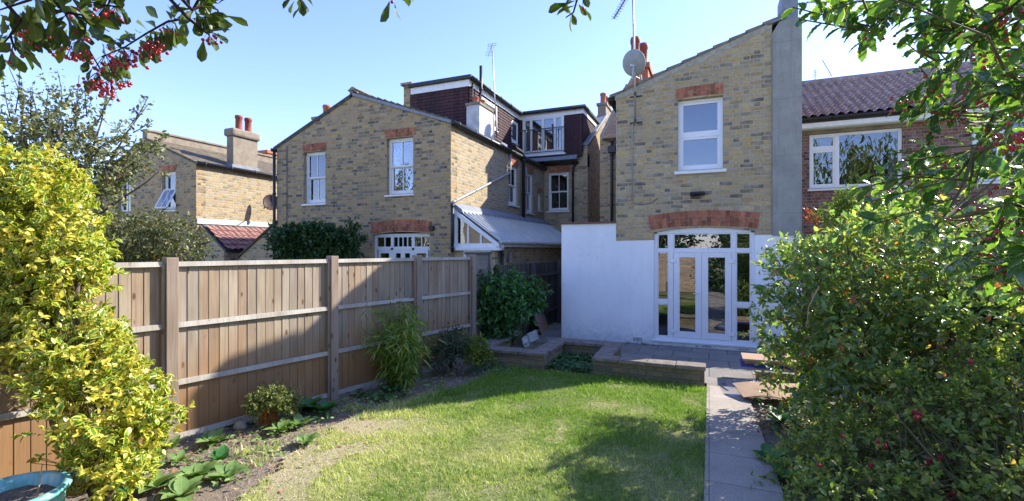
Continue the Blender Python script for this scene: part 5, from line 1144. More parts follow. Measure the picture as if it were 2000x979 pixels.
# apple tree over the fence
AT = plant('apple_tree', (-11, 4.8, 0), 'apple tree with small yellow apples behind the fence', 'tree')
root = Vector((-11.2, 4.9, 0)); wA = 9.0
tops = [PW(u,v,wA+dw) for u,v,dw in ((60,180,0),(150,150,.3),(215,170,0),(285,205,0),(260,300,-.3),(190,260,.3),(30,260,.4),(100,330,-.4),(320,330,0),(-40,200,.4),(120,240,-.6),(20,130,.2),(60,250,0))]
m = MB(); m.tube([root, root+Vector((.1,0,1.4)), root+Vector((.1,.05,2.1))], .13, .1, 10); m.build('trunk', M['bark'], AT, smooth=True)
lp = limbs(AT, root+Vector((.1,.05,2.0)), tops, .035, .007, 'bark', 'branch', .07, 6)
E2 = [(20,260,9,70,50),(80,300,8.8,80,60),(60,350,8.8,90,45),(160,270,9,60,45),(150,340,8.6,75,50),(230,330,8.8,50,35),(-30,330,9,60,80),(120,210,9.2,60,25),(200,380,8.7,55,30),(250,280,9,35,25),(285,300,9,28,18),(200,310,8.8,70,55),(130,390,8.6,80,40),(60,410,8.8,90,45),(90,280,9.1,110,60)]
ells = [(PW(u,v,w_), (ru*w_/FPX, .55, rv*w_/FPX), ru*rv) for u,v,w_,ru,rv in E2]
P, D, N, T, out, ln = crown(ells, 820, 11, .3, .3, .3, .3)
# long wispy shoots
sh = []
for (u0,v0,u1,v1) in ((30,220,38,135),(75,240,22,180),(120,200,112,138),(128,200,140,175),(170,230,165,170),(190,240,228,170),(228,175,240,160),(250,250,290,190),(230,280,285,200),(200,220,210,175),(60,230,60,170),(150,260,140,200),(280,300,330,260),(250,320,330,345),(260,260,300,235),(140,220,180,160),(290,300,320,290),(20,230,5,150),(90,240,95,170)):
    a, b = PW(u0,v0,9.), PW(u1,v1,9.+random.uniform(-.3,.3)); sh.append((a, b))
m = MB(); PP, DD = [], []
for a, b in sh:
    mid = a.lerp(b,.5)+Vector((random.uniform(-.06,.06),0,random.uniform(-.05,.03))); m.tube([a,mid,b], .011, .004, 5, False)
    for k in range(34): s = random.random()**.8; p = a.lerp(b,s)+Vector((random.gauss(0,.05),random.gauss(0,.05),random.gauss(0,.04))); PP.append(p); DD.append((b-a).normalized()*.5+Vector((random.gauss(0,1),random.gauss(0,1),random.gauss(0,.7))))
twigs(m, T, out, ln, lp, .004, 3, 4, .35); m.build('twigs', M['barkdark'], AT, smooth=True, recalc=False)
P = np.vstack([P, np.array([list(p) for p in PP])]); D = np.vstack([D, np.array([list(p) for p in DD])]); N = np.vstack([N, rand_dirs(len(PP))+[0,0,.4]])
scatter('foliage', T_QUAD, P, D, N, .075*(1+.25*rng.normal(size=len(P))).clip(.5,1.6), M['apple'], AT)
m = MB()
for k in range(60):
    i = rng.integers(len(T)); c_ = Vector(T[i]); b = bmesh.new(); bmesh.ops.create_icosphere(b, subdivisions=2, radius=.035); m.add([v.co+c_ for v in b.verts], [tuple(v.index for v in f.verts) for f in b.faces]); b.free()
for u,v in ((112,217),(151,223),(30,235),(66,250)):
    b = bmesh.new(); bmesh.ops.create_icosphere(b, subdivisions=2, radius=.045); c_ = PW(u,v,8.9); m.add([v_.co+c_ for v_ in b.verts], [tuple(v_.index for v_ in f.verts) for f in b.faces]); b.free()
o = m.build('apples', M['applefruit'], AT, smooth=True, recalc=False); o['kind'] = 'stuff'

# olive bush behind the fence
OB = plant('olive_bush', (-10, 5.9, 0), 'rounded olive green bush behind the fence below the apple tree')
ells = [(PW(u,v,9.2), (ru*9.2/FPX, .6, rv*9.2/FPX), ru*rv) for u,v,ru,rv in ((280,470,95,52),(220,475,70,50),(340,475,60,45),(300,445,60,28),(240,500,90,60),(350,510,60,50),(190,450,40,30),(290,560,100,60))]
lp = limbs(OB, (-10.2,5.9,0), [e[0] for e in ells], .04, .012)
leafy(OB, ells, 1500, 10, .16, .05, M['bushfar'], T_QUAD, .5, .55, .5, base=lp, every=6)
# clipped dark hedge in front of the neighbour
HG = plant('evergreen_hedge', (-8.8, 8.9, 0), 'dark clipped evergreen hedge before the left house wall', 'hedge')
wv = 11.6; ells = [(PW(u,v,wv), (ru*wv/FPX, .45, rv*wv/FPX), ru*rv) for u,v,ru,rv in ((565,475,36,30),(610,472,45,32),(650,478,40,30),(590,462,45,20),(640,465,30,20),(672,490,28,22),(600,520,70,40))]
lp = limbs(HG, (-8.9,8.9,0), [e[0] for e in ells]+[PW(688,432,wv),PW(697,452,wv)], .03, .008)
leafy(HG, ells, 2600, 10, .1, .07, M['hedge'], T_QUAD, .4, .6, .4, base=lp, every=6)
E3 = [(PW(686,445,wv), (.06,.06,.2), 1), (PW(698,470,wv), (.15,.08,.12), 1), (PW(540,455,wv), (.12,.1,.15), 1)]
for e_ in E3: leafy(HG, [e_], 14, 9, .18, .09, M['hedge'], T_OVAL, .6, .3, .4, name='shoot', base=lp, every=2)

# bamboo
BB = plant('bamboo_clump', (-3.9, 5.3, 0), 'feathery bright green bamboo clump against the board fence', 'bamboo')
m = MB(); P, D = [], []; bc_ = G(782,755)
for k in range(60):
    a = random.random()*6.28; r_ = random.random()**.5*.2; b = bc_+Vector((math.cos(a)*r_, math.sin(a)*r_, 0)); L = random.uniform(.65,1.32); lean = Vector((math.cos(a),math.sin(a),0))*random.uniform(.05,.5)
    pts = [b+Vector((0,0,L*s))+lean*s*s*1.1 for s in np.linspace(0,1,7)]; m.tube(pts, .006, .002, 5, False)
    for j in range(36):
        s = .12+.88*random.random(); i = min(5, int(s*6)); f_ = s*6-i; p = pts[i].lerp(pts[i+1], f_); dd = Vector((random.gauss(0,1),random.gauss(0,1),random.gauss(-.1,.6))).normalized(); P.append(p+dd*random.uniform(.01,.13)); D.append(dd+Vector((0,0,-.35)))
m.build('canes', M['bamboo'], BB, smooth=True, recalc=False)['kind'] = 'stuff'
P = np.array([list(p) for p in P]); scatter('foliage', T_LANCE, P, np.array([list(p) for p in D]), rand_dirs(len(P))+[0,0,.8], .12*(1+.25*rng.normal(size=len(P))).clip(.5,1.5), M['bamboo'], BB)
# small dark bush
DB = plant('small_dark_bush', (-3.7, 6.4, 0), 'low dark small leaved bush right of the bamboo')
ells = [(PW(878,678,7.45), (.28,.3,.27), 3), (PW(868,700,7.4), (.25,.28,.2), 2), (PW(895,665,7.5), (.18,.25,.2), 1.5)]; lp = limbs(DB, PW(880,720,7.5), [e[0] for e in ells], .015, .006, 'barkdark'); leafy(DB, ells, 700, 10, .07, .022, M['darkbush'], T_QUAD, .5, .5, .5, base=lp, every=6)
LB = plant('lime_green_bush', (-3.5, 7.0, 0), 'small lime green bush between dark bush and low brick wall')
ells = [(PW(930,680,7.6), (.17,.18,.17), 3), (PW(925,697,7.5), (.16,.16,.14), 2), (PW(948,700,7.6), (.15,.12,.07), 1)]; lp = limbs(LB, PW(932,716,7.6), [e[0] for e in ells], .012, .005, 'barkdark'); leafy(LB, ells, 300, 9, .08, .034, M['limebush'], T_OVAL, .5, .45, .5, base=lp, every=4)
# laurel with two stems
LR = plant('cherry_laurel', (-3.6, 8.4, 0), 'dark glossy laurel bush with upright shoots by the old fence')
wv = 9.1; ells = [(PW(u,v,wv), (ru*wv/FPX, .33, rv*wv/FPX), ru*rv) for u,v,ru,rv in ((968,575,36,38),(985,610,42,40),(955,630,30,32),(1005,575,26,32),(975,650,34,22),(1010,625,20,24),(940,600,18,40))]
lp = limbs(LR, PW(975,675,9.2), [e[0] for e in ells], .02, .008); leafy(LR, ells, 420, 11, .2, .085, M['laurel'], T_OVAL, .9, .45, .2, base=lp, every=4)
L2 = plant('young_laurel', (-3.4, 8.9, 0), 'thin stemmed young laurel right of the laurel bush')
wv = 9.6; ells = [(PW(u,v,wv), (ru*wv/FPX, .2, rv*wv/FPX), ru*rv) for u,v,ru,rv in ((1035,580,20,22),(1048,565,14,18),(1028,610,18,16),(1040,600,20,14))]
lp = limbs(L2, PW(1020,660,9.5), [e[0] for e in ells]+[PW(1052,545,9.6)], .012, .005, 'bark'); leafy(L2, ells, 95, 10, .18, .085, M['laurel'], T_OVAL, .9, .35, .2, base=lp, every=1)

# stump overgrown by clipped conifer
SC = plant('conifer_on_stump', (-4.4, 4.2, 0), 'cut back conifer drooping over a split orange brown stump')
sp = G(527,826); m = MB(); prof = [(.11,-.02),(.095,.06),(.085,.16),(.08,.27),(.05,.28),(.01,.28)]; vs = []; fs = []
for i, (r_, z) in enumerate(prof):
    for k in range(20): a = 2*math.pi*k/20; rr = r_*(1+.16*math.sin(a*5+1)+.08*math.sin(a*9)); vs.append((sp.x+rr*math.cos(a), sp.y+rr*math.sin(a), z+.03*mn.noise(Vector((math.cos(a),math.sin(a),0)))*(i > 2)))
for i in range(len(prof)-1):
    for k in range(20): fs.append((i*20+k, i*20+(k+1)%20, (i+1)*20+(k+1)%20, (i+1)*20+k))
m.add(vs, fs); M['stump'] = simple('split_stump_wood', (.34,.15,.05), .85, .2, .6, 22, .012); m.build('stump', M['stump'], SC, smooth=True, recalc=False)
m = MB(); 
for k in range(14): a = random.uniform(0,6.28); q = Vector((sp.x,sp.y,.24)); e = q+Vector((math.cos(a)*.2,math.sin(a)*.2,random.uniform(-.22,.2))); m.tube([q, q.lerp(e,.5)+Vector((0,0,.09)), e], .006, .002, 5, False)
m.build('twigs', M['barkdark'], SC, smooth=True, recalc=False)
ells = [(PW(533,775,5.15), (.14,.16,.085), 3), (PW(502,785,5.05), (.08,.12,.07), 1.1), (PW(562,788,5.3), (.09,.14,.13), 1.6), (PW(496,802,5.0), (.04,.05,.05), .35)]
leafy(SC, ells, 700, 14, .06, .02, M['conifer'], T_QUAD, .2, .45, .1, var=.3); 
SB = plant('dead_twiggy_bush', (-4.3,4.5,0), 'brown dead twigs poking up behind the conifer stump')
m = MB(); b = PW(575,800,5.5)
for k in range(30): e = b+Vector((random.gauss(0,.13),random.gauss(0,.1),random.uniform(.1,.33))); m.tube([b+Vector((random.gauss(0,.05),0,-.1)), b.lerp(e,.5)+Vector((random.gauss(0,.02),0,0)), e], .003, .001, 4, False)
m.build('twigs', M['straw'], SB, recalc=False)

# broad leaf rosettes
def rosette(px, py, n, L, mat, label, name='leafy_plant', tpl=T_OVAL2, elev=.5, group='broad leaved plants along the left border', z0=0, ww=1.0, base=None):
    p = base or G(px, py); o = thing(name, (p.x,p.y,0), label, 'plant', group); P, D, N, S = [], [], [], []
    n = int(n*1.25)
    for k in range(n):
        a = 6.283*k*.382+random.uniform(-.3,.3); e = (elev+.15)*(1.25-.8*k/n)+random.uniform(-.12,.12) if elev < .8 else elev*random.uniform(.6,1.2)
        P.append((p.x+.012*math.cos(a), p.y+.012*math.sin(a), .015+z0)); D.append((math.cos(a)*math.cos(e), math.sin(a)*math.cos(e), math.sin(e)+.08)); N.append((-math.cos(a)*math.sin(e), -math.sin(a)*math.sin(e), math.cos(e))); S.append(L*.84*random.uniform(.6,1.15))
    sc_ = scatter('leaves', tpl, P, D, N, S, M[mat], o, wscale=[ww]*len(S)); return o
rosette(415,868,16,.2,'rosette','pale soft leaved plant flopped at the fence post foot')
rosette(585,835,17,.19,'rosette','bright star shaped plant right of the conifer stump')
rosette(548,845,13,.17,'rosette','bright leafy plant just left of the star shaped plant')
rosette(598,868,12,.14,'rosette','small narrow leaved plant alone in the dry grass')
rosette(600,805,18,.26,'rosettedark','large deep green plant shaded right of the stump', ww=1.1, elev=.6)
rosette(632,808,15,.24,'rosettedark','deep green plant nearest the third fence post', ww=1.1, elev=.6)
rosette(572,800,10,.22,'rosettedark','deep green leaves tucked directly behind the stump', elev=.7)
rosette(385,935,16,.2,'rosette','broad leaved plant in the soil near the golden shrub', ww=1.15)
rosette(445,935,14,.17,'rosette','low leafy plant beside dry lawn, nearest the lawn of front group')
rosette(430,905,9,.18,'rosettedark','medium plant with big cupped leaves in front border', ww=1.2, elev=.7)
rosette(350,905,9,.13,'rosette','little seedling plant right of the golden shrub')
rosette(330,860,8,.17,'rosette','tall stemmed seedling rising against the fence post', elev=.9, base=G(335,880))
rosette(305,955,13,.2,'rosette','leafy plant at the foot of the golden shrub', ww=1.1)
rosette(355,972,12,.2,'rosette','broad pale plant at the bottom edge left of lawn', ww=1.2)
rosette(300,905,10,.19,'rosette','wide leaved plant half under the golden shrub', ww=1.3, elev=.8)
rosette(250,965,9,.16,'rosettedark','dark leaved plant between glass ball and front plants')
for u, v, lab in ((450,838,'bluish crinkled seedling left of the round stone'),(490,833,'bluish crinkled seedling right of the round stone'),(675,770,'bluish seedling in shade past the third post'),(700,765,'bluish seedling at the shaded bed edge')):
    rosette(u, v, 22, .07, 'bluegreen', lab, 'seedling', T_WIDE, .6, 'bluish seedlings in the border')
rosette(1507,905,11,.22,'rosettedark','deep green broad leaf plant edging the path on right', group='broad leaved plants by the path', ww=1.1)
rosette(1530,828,9,.22,'rosettedark','deep green broad leaf plant under right shrub edge', group='broad leaved plants by the path', ww=1.1)
rosette(1535,940,7,.2,'rosettedark','small plant nearest camera at right path edge', group='broad leaved plants by the path')
# bramble shoot with yellow leaves near the ball
YB = plant('yellowing_sucker', PW(110,930,3.7), 'yellowing leafy sucker behind the turquoise pot', 'plant')
b = PW(150,930,3.75); m = MB(); P, D = [], []
for (u,v) in ((95,900),(120,915),(128,925),(60,905),(100,880),(75,898)):
    e = PW(u,v,3.6); m.tube([b, b.lerp(e,.5)+Vector((0,0,.03)), e], .004, .002, 5, False); P.append(list(e)); D.append([random.gauss(-.5,.4),random.gauss(0,.3),random.gauss(-.1,.4)])
m.build('stalks', M['stem'], YB, recalc=False); scatter('leaves', T_OVAL2, P, D, rand_dirs(len(P))+[0,0,1], [.09]*len(P), M['yellowleaf'], YB)

# ivy and ground cover between the low walls
def cover(name, pts, n, size, mat, label=None, h=.05, tpl=T_WIDE, kind='stuff'):
    xs = [p[0] for p in pts]; ys = [p[1] for p in pts]; P = []
    while len(P) < n:
        x, y = random.uniform(min(xs), max(xs)), random.uniform(min(ys), max(ys))
        if inside((x, y), pts) and mn.noise(Vector((x*3, y*3, 1))) > -.25: P.append((x, y, .012+random.random()**1.5*h))
    P = np.array(P); D = rand_dirs(n); D[:, 2] = abs(D[:, 2])*.3; o = scatter(name, tpl, P, D, rand_dirs(n)*.5+[0,0,1], size*(1+.3*rng.normal(size=n)).clip(.5,1.6), M[mat])
    o['kind'] = kind; return o
cover('ground_ivy', [(-2.42,7.25),(-1.68,7.25),(-1.68,8.29),(-2.42,8.29)], 1500, .05, 'ivy', h=.1)
cover('planter_weeds', [(-3.3,7.5),(-2.7,7.5),(-2.7,9.2),(-3.3,9.2)], 260, .05, 'ivy', h=.18)
cover('bed_weeds', [(-3.5,6.4),(-2.9,6.9),(-3.0,7.2),(-3.6,7.2)], 260, .045, 'bluegreen', h=.05)
cover('fence_foot_weeds', [(-4.4,5.0),(-3.9,4.9),(-3.6,5.2),(-4.1,5.6)], 260, .05, 'ivy', h=.06)
cover('border_weeds', [(.6,4.0),(.95,3.8),(.9,7.2),(.5,7.2)], 260, .05, 'ivy', h=.08)
cover('wall_foot_weeds', [(-1.6,9.9),(-.2,9.9),(-.2,10.0),(-1.6,10.0)], 40, .04, 'ivy', h=.04)
cover('border_seedlings', [(-4.7,2.7),(-3.5,2.5),(-3.9,4.4),(-3.6,5.2),(-3.5,6.6),(-4.1,6.6)], 620, .045, 'rosette', h=.06, tpl=T_OVAL2)
cover('leaf_litter', [(-4.9,2.6),(-3.0,2.6),(-3.1,7.1),(-4.1,7.1)], 420, .035, 'deadleaf', h=.02, tpl=T_QUAD)
cover('path_edge_litter', [(.44,4.5),(.75,4.4),(.8,6.9),(.45,6.9)], 130, .06, 'deadleaf', h=.02, tpl=T_QUAD)
n = 5200; P = np.column_stack([rng.uniform(-4.7,-2.7,n), rng.uniform(2.2,7.0,n), rng.uniform(.005,.02,n)]); P = P[[P[i,0] < edge_x(P[i,1])+.25 and (mn.noise(Vector((P[i,0]*2,P[i,1]*2,7))) > -.05) for i in range(n)]]
D = rand_dirs(len(P)); D[:,2] *= .12; o = scatter('dry_straw', T_BLADE, P, D, np.tile([0,0,1.],(len(P),1)), rng.uniform(.03,.09,len(P)), M['straw'], wscale=rng.uniform(.5,1.,len(P))); o['kind'] = 'stuff'

# grass
def grass_pts(n, x0, x1, y0, y1):
    P = np.column_stack([rng.uniform(x0,x1,n), rng.uniform(y0,y1,n)]); keep = np.zeros(n, bool); h = np.zeros(n)
    for i in range(n):
        x, y = P[i]; e = edge_x(y)
        if x < e + abs(rng.normal()*.04): continue
        if x < -1.66 and y > 7.17: continue
        if x > -1.72 and y > 7.21: continue
        d = mn.noise(Vector((x*2.3, y*2.3, 0)))+.5*mn.noise(Vector((x*6, y*6, 3)))
        sparse = .75*max(0, 1-(x-e)/1.0) if y < 4.9 else 0
        if d < -.42+sparse and random.random() < .75: continue
        keep[i] = True; h[i] = .034+.022*max(0, d)+.012*max(0, mn.noise(Vector((x*1.1,y*1.1,8))))+ (.03 if y > 6.9 or (y > 4.7 and x < e+.35) else 0)*random.random()
    return P[keep], h[keep]
P2, hh = grass_pts(260000, -3.9, -.03, 2.1, 7.3)
tufts = rng.random(len(P2)); D = rand_dirs(len(P2)); D[:,2] = np.abs(D[:,2])*.9+.55
P3 = np.column_stack([P2, np.full(len(P2), .006)]); o = scatter('grass', T_BLADE, P3, D, rand_dirs(len(P3)), hh*.85*(1+.45*rng.normal(size=len(P3))).clip(.4,2.), M['grass'], wscale=rng.uniform(.7,1.3,len(P3))); o['kind'] = 'stuff'
# tall stray tufts by the border
TT = []
for u,v in ((680,800),(640,850),(500,905),(770,790),(880,775),(930,745),(1000,735),(480,885),(530,880),(760,800),(820,785),(700,800),(860,760)):
    p = G(u,v); k = 60; q = np.column_stack([p.x+rng.normal(size=k)*.06, p.y+rng.normal(size=k)*.06, np.full(k,.0)]); TT.append(q)
TT = np.vstack(TT); D = rand_dirs(len(TT)); D[:,2] = np.abs(D[:,2])+.8; o = scatter('long_grass_tufts', T_BLADE, TT, D, rand_dirs(len(TT)), rng.uniform(.035,.095,len(TT)), M['grass'], wscale=[1.2]*len(TT)); o['kind'] = 'stuff'

# big mixed shrub on the right
BS = plant('large_mixed_shrub', (1.9, 6.5, 0), 'large glossy leaved shrub spreading along the right of path')
E4 = [((1.08,6.35,.5),(.42,.5,.55),1.1),((.98,6.3,1.1),(.42,.5,.5),1.1),((1.08,6.2,1.62),(.45,.5,.42),1.),((1.45,5.9,.6),(.6,.6,.65),1.3),((1.4,5.9,1.2),(.6,.6,.6),1.4),((1.6,5.9,1.75),(.6,.6,.48),1.3),((1.85,5.9,1.98),(.6,.6,.36),1.),((2.2,5.6,1.2),(.7,.8,.8),1.3),((2.4,5.4,1.8),(.7,.8,.45),1.),((1.35,5.3,.45),(.45,.5,.45),1.),((1.75,5.2,.9),(.5,.5,.55),1.),((2.8,5.0,1.6),(.6,.7,.5),.8),((1.35,5.6,.95),(.4,.5,.35),.6)]
ells = [(Vector(a), b, c_) for a, b, c_ in E4]
lp = limbs(BS, (1.8,6.5,0), [e[0] for e in ells]+[(1.0,6.4,1.8),(1.35,6.0,2.0),(2.0,5.7,1.9)], .035, .01, 'bark', 'stem', .08)
bkeep = lambda T: np.array([mn.noise(Vector(p)*2.6) > -.3 for p in T])
leafy(BS, ells, 2900, 10, .18, .06, M['shrub'], T_OVAL, .45, .72, .55, keep=bkeep, var=.4, base=lp, every=5, twmat='bark', twr=.0026)
E5 = [(Vector(PW(1585,425,6.4)), (.06,.06,.1), 1)]
leafy(BS, E5, 9, 8, .1, .04, M['redleaf'], T_OVAL, .8, .3, .4, name='young_red_shoots')
E6 = [(Vector(PW(1660,425,6.2)), (.35,.3,.2), 1), (Vector(PW(1655,400,6.1)), (.1,.1,.14), .4), (Vector(PW(1740,440,5.6)), (.5,.3,.2), 1), (Vector(PW(1560,490,6.4)), (.3,.2,.12), .6), (Vector(PW(1620,530,5.7)), (.35,.2,.12), .5)]
leafy(BS, E6, 700, 10, .1, .042, M['limebush'], T_OVAL, .8, .4, .4, name='painted_sunlit_leaves')  # paler leaf colour stands in for sun on the shrub's top and front
for pl in ([(1835,640),(1740,660),(1725,700),(1722,730),(1705,745)],[(1600,560),(1580,600),(1575,640)],[(1700,640),(1690,700),(1700,760)]): m = MB(); m.tube([PW(u,v,4.6+.1*i) for i, (u,v) in enumerate(pl)], .008, .004, 6, False); m.build('bare_stem', M['straw'], BS, smooth=True, recalc=False)
# fuchsia
FU = plant('fuchsia_bush', (1.9, 3.6, 0), 'fuchsia bush with hanging crimson flowers, bottom right')
E7 = [(1580,940,3.9,75,80),(1640,880,4.0,80,80),(1720,900,3.7,90,85),(1800,880,3.6,90,80),(1900,880,3.4,90,90),(1980,860,3.3,70,100),(1700,980,3.3,120,60),(1850,980,3.2,120,60),(1560,1000,3.6,60,50),(1800,810,3.7,80,28),(1880,790,3.6,60,40),(1970,780,3.4,50,50),(1990,960,3.,70,80),(1600,860,4.3,50,50)]
ells = [(PW(u,v,w_), (ru*w_/FPX, .25, rv*w_/FPX), ru*rv) for u,v,w_,ru,rv in E7]
lp = limbs(FU, (1.9,3.3,0), [e[0] for e in ells]+[PW(1700,760,3.9),PW(1960,720,3.5)], .016, .006, 'stem', 'stem', .06)
leafy(FU, ells, 1500, 10, .14, .036, M['fuchsia'], T_OVAL2, .4, .6, .45, base=lp, every=3, twmat='stem', twr=.002)
E8 = [(PW(1800,765,3.75), (.18,.1,.05), 1), (PW(1760,740,3.8), (.15,.1,.04), .8), (PW(1920,750,3.5), (.12,.1,.12), .8), (PW(1985,700,3.4), (.08,.08,.14), .5), (PW(1840,720,3.8), (.1,.08,.08), .6), (PW(1870,660,3.8),(.16,.1,.12),.8)]
leafy(FU, E8, 190, 10, .1, .034, M['fuchsia'], T_OVAL2, .4, .3, .45, name='arching_shoots', base=lp, every=2, twr=.002)
def fuchsia_flower(p, s=1.):
    m = MB(); p = Vector(p); m.tube([p+Vector((0,0,.03*s)), p], .0012*s, n=4); m.lathe(p-Vector((0,0,.028*s)), [(.002*s,0),(.008*s,.006*s),(.006*s,.016*s),(.003*s,.03*s)], 8)
    for k in range(4): a = k*1.57+.3; m.tube([p-Vector((0,0,.006*s)), p+Vector((math.cos(a)*.012,math.sin(a)*.012,-.012))*s, p+Vector((math.cos(a)*.018,math.sin(a)*.018,-.03))*s], .003*s, .001*s, 5)
    m.tube([p-Vector((0,0,.02*s)), p-Vector((0,0,.05*s))], .001*s, n=4); m.build('flower', M['flower'], FU, smooth=True, recalc=False)
for u,v in ((1785,800),(1798,805),(1790,812),(1645,848),(1716,860),(1730,868),(1896,703),(1838,890),(1818,895),(1700,905),(1810,900),(1895,940),(1905,935),(1600,905),(1860,960),(1832,972),(1848,975)): fuchsia_flower(PW(u,v,3.05+random.random()*.3), 1.05)
BI = plant('broad_leaf_climber', (3.3, 3.6, 0), 'blue green broad leaved plant by the right fence')
ells = [(PW(1985,700,4.2), (.16,.15,.18), 1), (PW(1960,640,4.3), (.3,.2,.1), 1), (PW(1860,620,4.6), (.45,.25,.13), 1.4), (PW(1990,760,4.1), (.15,.15,.2), 1)]
lp = limbs(BI, (3.2,3.7,0), [e[0] for e in ells], .012, .006, 'stem'); leafy(BI, ells, 150, 6, .12, .11, M['laurel'], T_WIDE, .7, .4, .8, base=lp, every=2)

# holly tree at the right, branches reaching over the view
HO = plant('holly_tree', (1.9, .4, 0), 'variegated holly tree with red berries leaning in from top right', 'tree')
m = MB(); tr0 = Vector((1.95,.35,0)); m.tube([tr0, tr0+Vector((-.03,.05,1.)), tr0+Vector((.0,.1,2.)), tr0+Vector((.1,.2,3.2)), tr0+Vector((.1,.3,4.2))], .09, .04, 10); m.build('trunk', M['bark'], HO, smooth=True)
poly = [(1545,0),(1560,45),(1660,60),(1690,115),(1770,95),(1825,160),(1750,205),(1800,225),(1850,250),(1760,300),(1770,330),(1800,345),(1700,345),(1665,375),(1690,410),(1760,440),(1800,520),(1850,560),(2060,590),(2060,-60),(1545,-60)]
core = [(1880,120),(2100,40),(2100,600),(1900,560),(1840,480),(1860,420),(1900,400),(1860,330)]
tipl = []
while len(tipl) < 125:
    u, v = random.uniform(1545,2060), random.uniform(-60,590)
    if inside((u,v), poly):
        dens = .5 if u < 1800 else .9
        if 1800 < u < 1990 and 240 < v < 330: dens = .3
        if u < 1860 and 225 < v < 470: dens = .16
        if random.random() < dens: tipl.append((u,v,random.uniform(1.05,2.2)))
for q in ((1560,38),(1548,15),(1610,25),(1640,45),(1575,5),(1680,90),(1700,55),(1730,20),(1770,70),(1755,212),(1790,222),(1765,190),(1825,225),(1670,370),(1700,340),(1700,395),(1735,320),(1745,300),(1765,395),(1800,340),(1690,445),(1820,165),(1795,130)): tipl.append((*q, random.uniform(1.25,1.7)))
mtw = MB(); HP, HD, HN, HS, BP = [], [], [], [], []; mains = []
for k in range(14):
    u, v = random.choice(tipl)[:2]; 
mainT = [PW(u,v,w_) for u,v,w_ in ((1700,30,1.5),(1800,100,1.5),(1900,60,1.3),(1850,220,1.6),(1800,330,1.6),(1900,300,1.3),(1960,400,1.3),(1850,430,1.7),(1950,520,1.6),(1990,160,1.1),(1760,-20,1.6),(1620,10,1.7))]
mpts = []
for e in mainT:
    s = tr0+Vector((0,.1,min(3.9,max(1.6,e.z+.1)))); pts = [s.lerp(e, i/6)+Vector((0,0,.1*math.sin(i/6*math.pi)))+Vector((random.gauss(0,.012),random.gauss(0,.012),0)) for i in range(7)]; mtw.tube(pts, .016, .005, 7, False); mpts += pts[1:]
for (u,v,w_) in tipl:
    e = PW(u,v,w_); j = min(mpts, key=lambda p: (p-e).length+.3*(p.x < e.x)); dirn = (e-j); L = dirn.length
    if L > .7: dirn = dirn.normalized()*.7; 
    b = e-dirn.normalized()*min(L,.32); lateral = Vector((random.gauss(0,.3),random.gauss(0,.3),random.gauss(0,.3)))
    tdir = (dirn.normalized()+lateral*.6+Vector((-.35,0,.0))).normalized(); ln_ = random.uniform(.14,.26); b = e-tdir*ln_
    mtw.tube([j, j.lerp(b,.5)+Vector((0,0,-.02)), b, e], .0045, .002, 5, False)
    nl = random.randint(7,12)
    for i in range(nl):
        s = (i+.6)/nl; p = b.lerp(e, s); a = i*2.4+random.random(); perp = tdir.cross(Vector((math.cos(a),math.sin(a)*.4,math.sin(a)))).normalized(); d_ = tdir*.65+perp*.9
        if (p-Vector((0,0,CAMH))).length < .7: continue
        HP.append(list(p)); HD.append(list(d_)); HN.append([random.gauss(-.1,.4), random.gauss(-.1,.4), 1.]); HS.append(random.uniform(.045,.076)*(1. if i < nl-2 else .8))
    if random.random() < .42 and u > 1690:
        for i in range(random.randint(4,9)): BP.append(b.lerp(e,random.random()*.5)+Vector((random.gauss(0,.012),random.gauss(0,.012),random.gauss(-.008,.012))))
mtw.build('branches', M['stem'], HO, smooth=True, recalc=False)
scatter('foliage', T_HOLLY, HP, HD, HN, HS, M['holly'], HO)
def berries(name, pts, r, mat, parent):
    b = bmesh.new(); bmesh.ops.create_icosphere(b, subdivisions=2, radius=1); vs = [v.co.copy() for v in b.verts]; fs = [tuple(v.index for v in f.verts) for f in b.faces]; b.free(); m = MB()
    for p in pts: rr = r*random.uniform(.8,1.15); m.add([v*rr+Vector(p) for v in vs], fs)
    o = m.build(name, M[mat], parent, smooth=True, recalc=False); o['kind'] = 'stuff'; return o
for (cu,cv,cw,nn) in ((1985,275,1.0,14),(1960,285,1.0,8),(1952,60,1.2,6),(1960,48,1.2,6),(1890,180,1.3,8),(1840,165,1.3,5),(1910,200,1.3,8),(1800,350,1.5,6),(1960,365,1.2,5),(1870,240,1.4,5),(1750,205,1.35,6),(1815,180,1.35,6),(1720,75,1.35,5),(1930,120,1.15,8),(1880,420,1.3,8),(1840,330,1.4,7),(1975,440,1.15,8),(1790,60,1.35,6)):
    c_ = PW(cu,cv,cw)
    for i in range(nn): BP.append(c_+Vector((random.gauss(0,.016),random.gauss(0,.016),random.gauss(0,.014))))
berries('berries', BP, .0048, 'berry', HO)

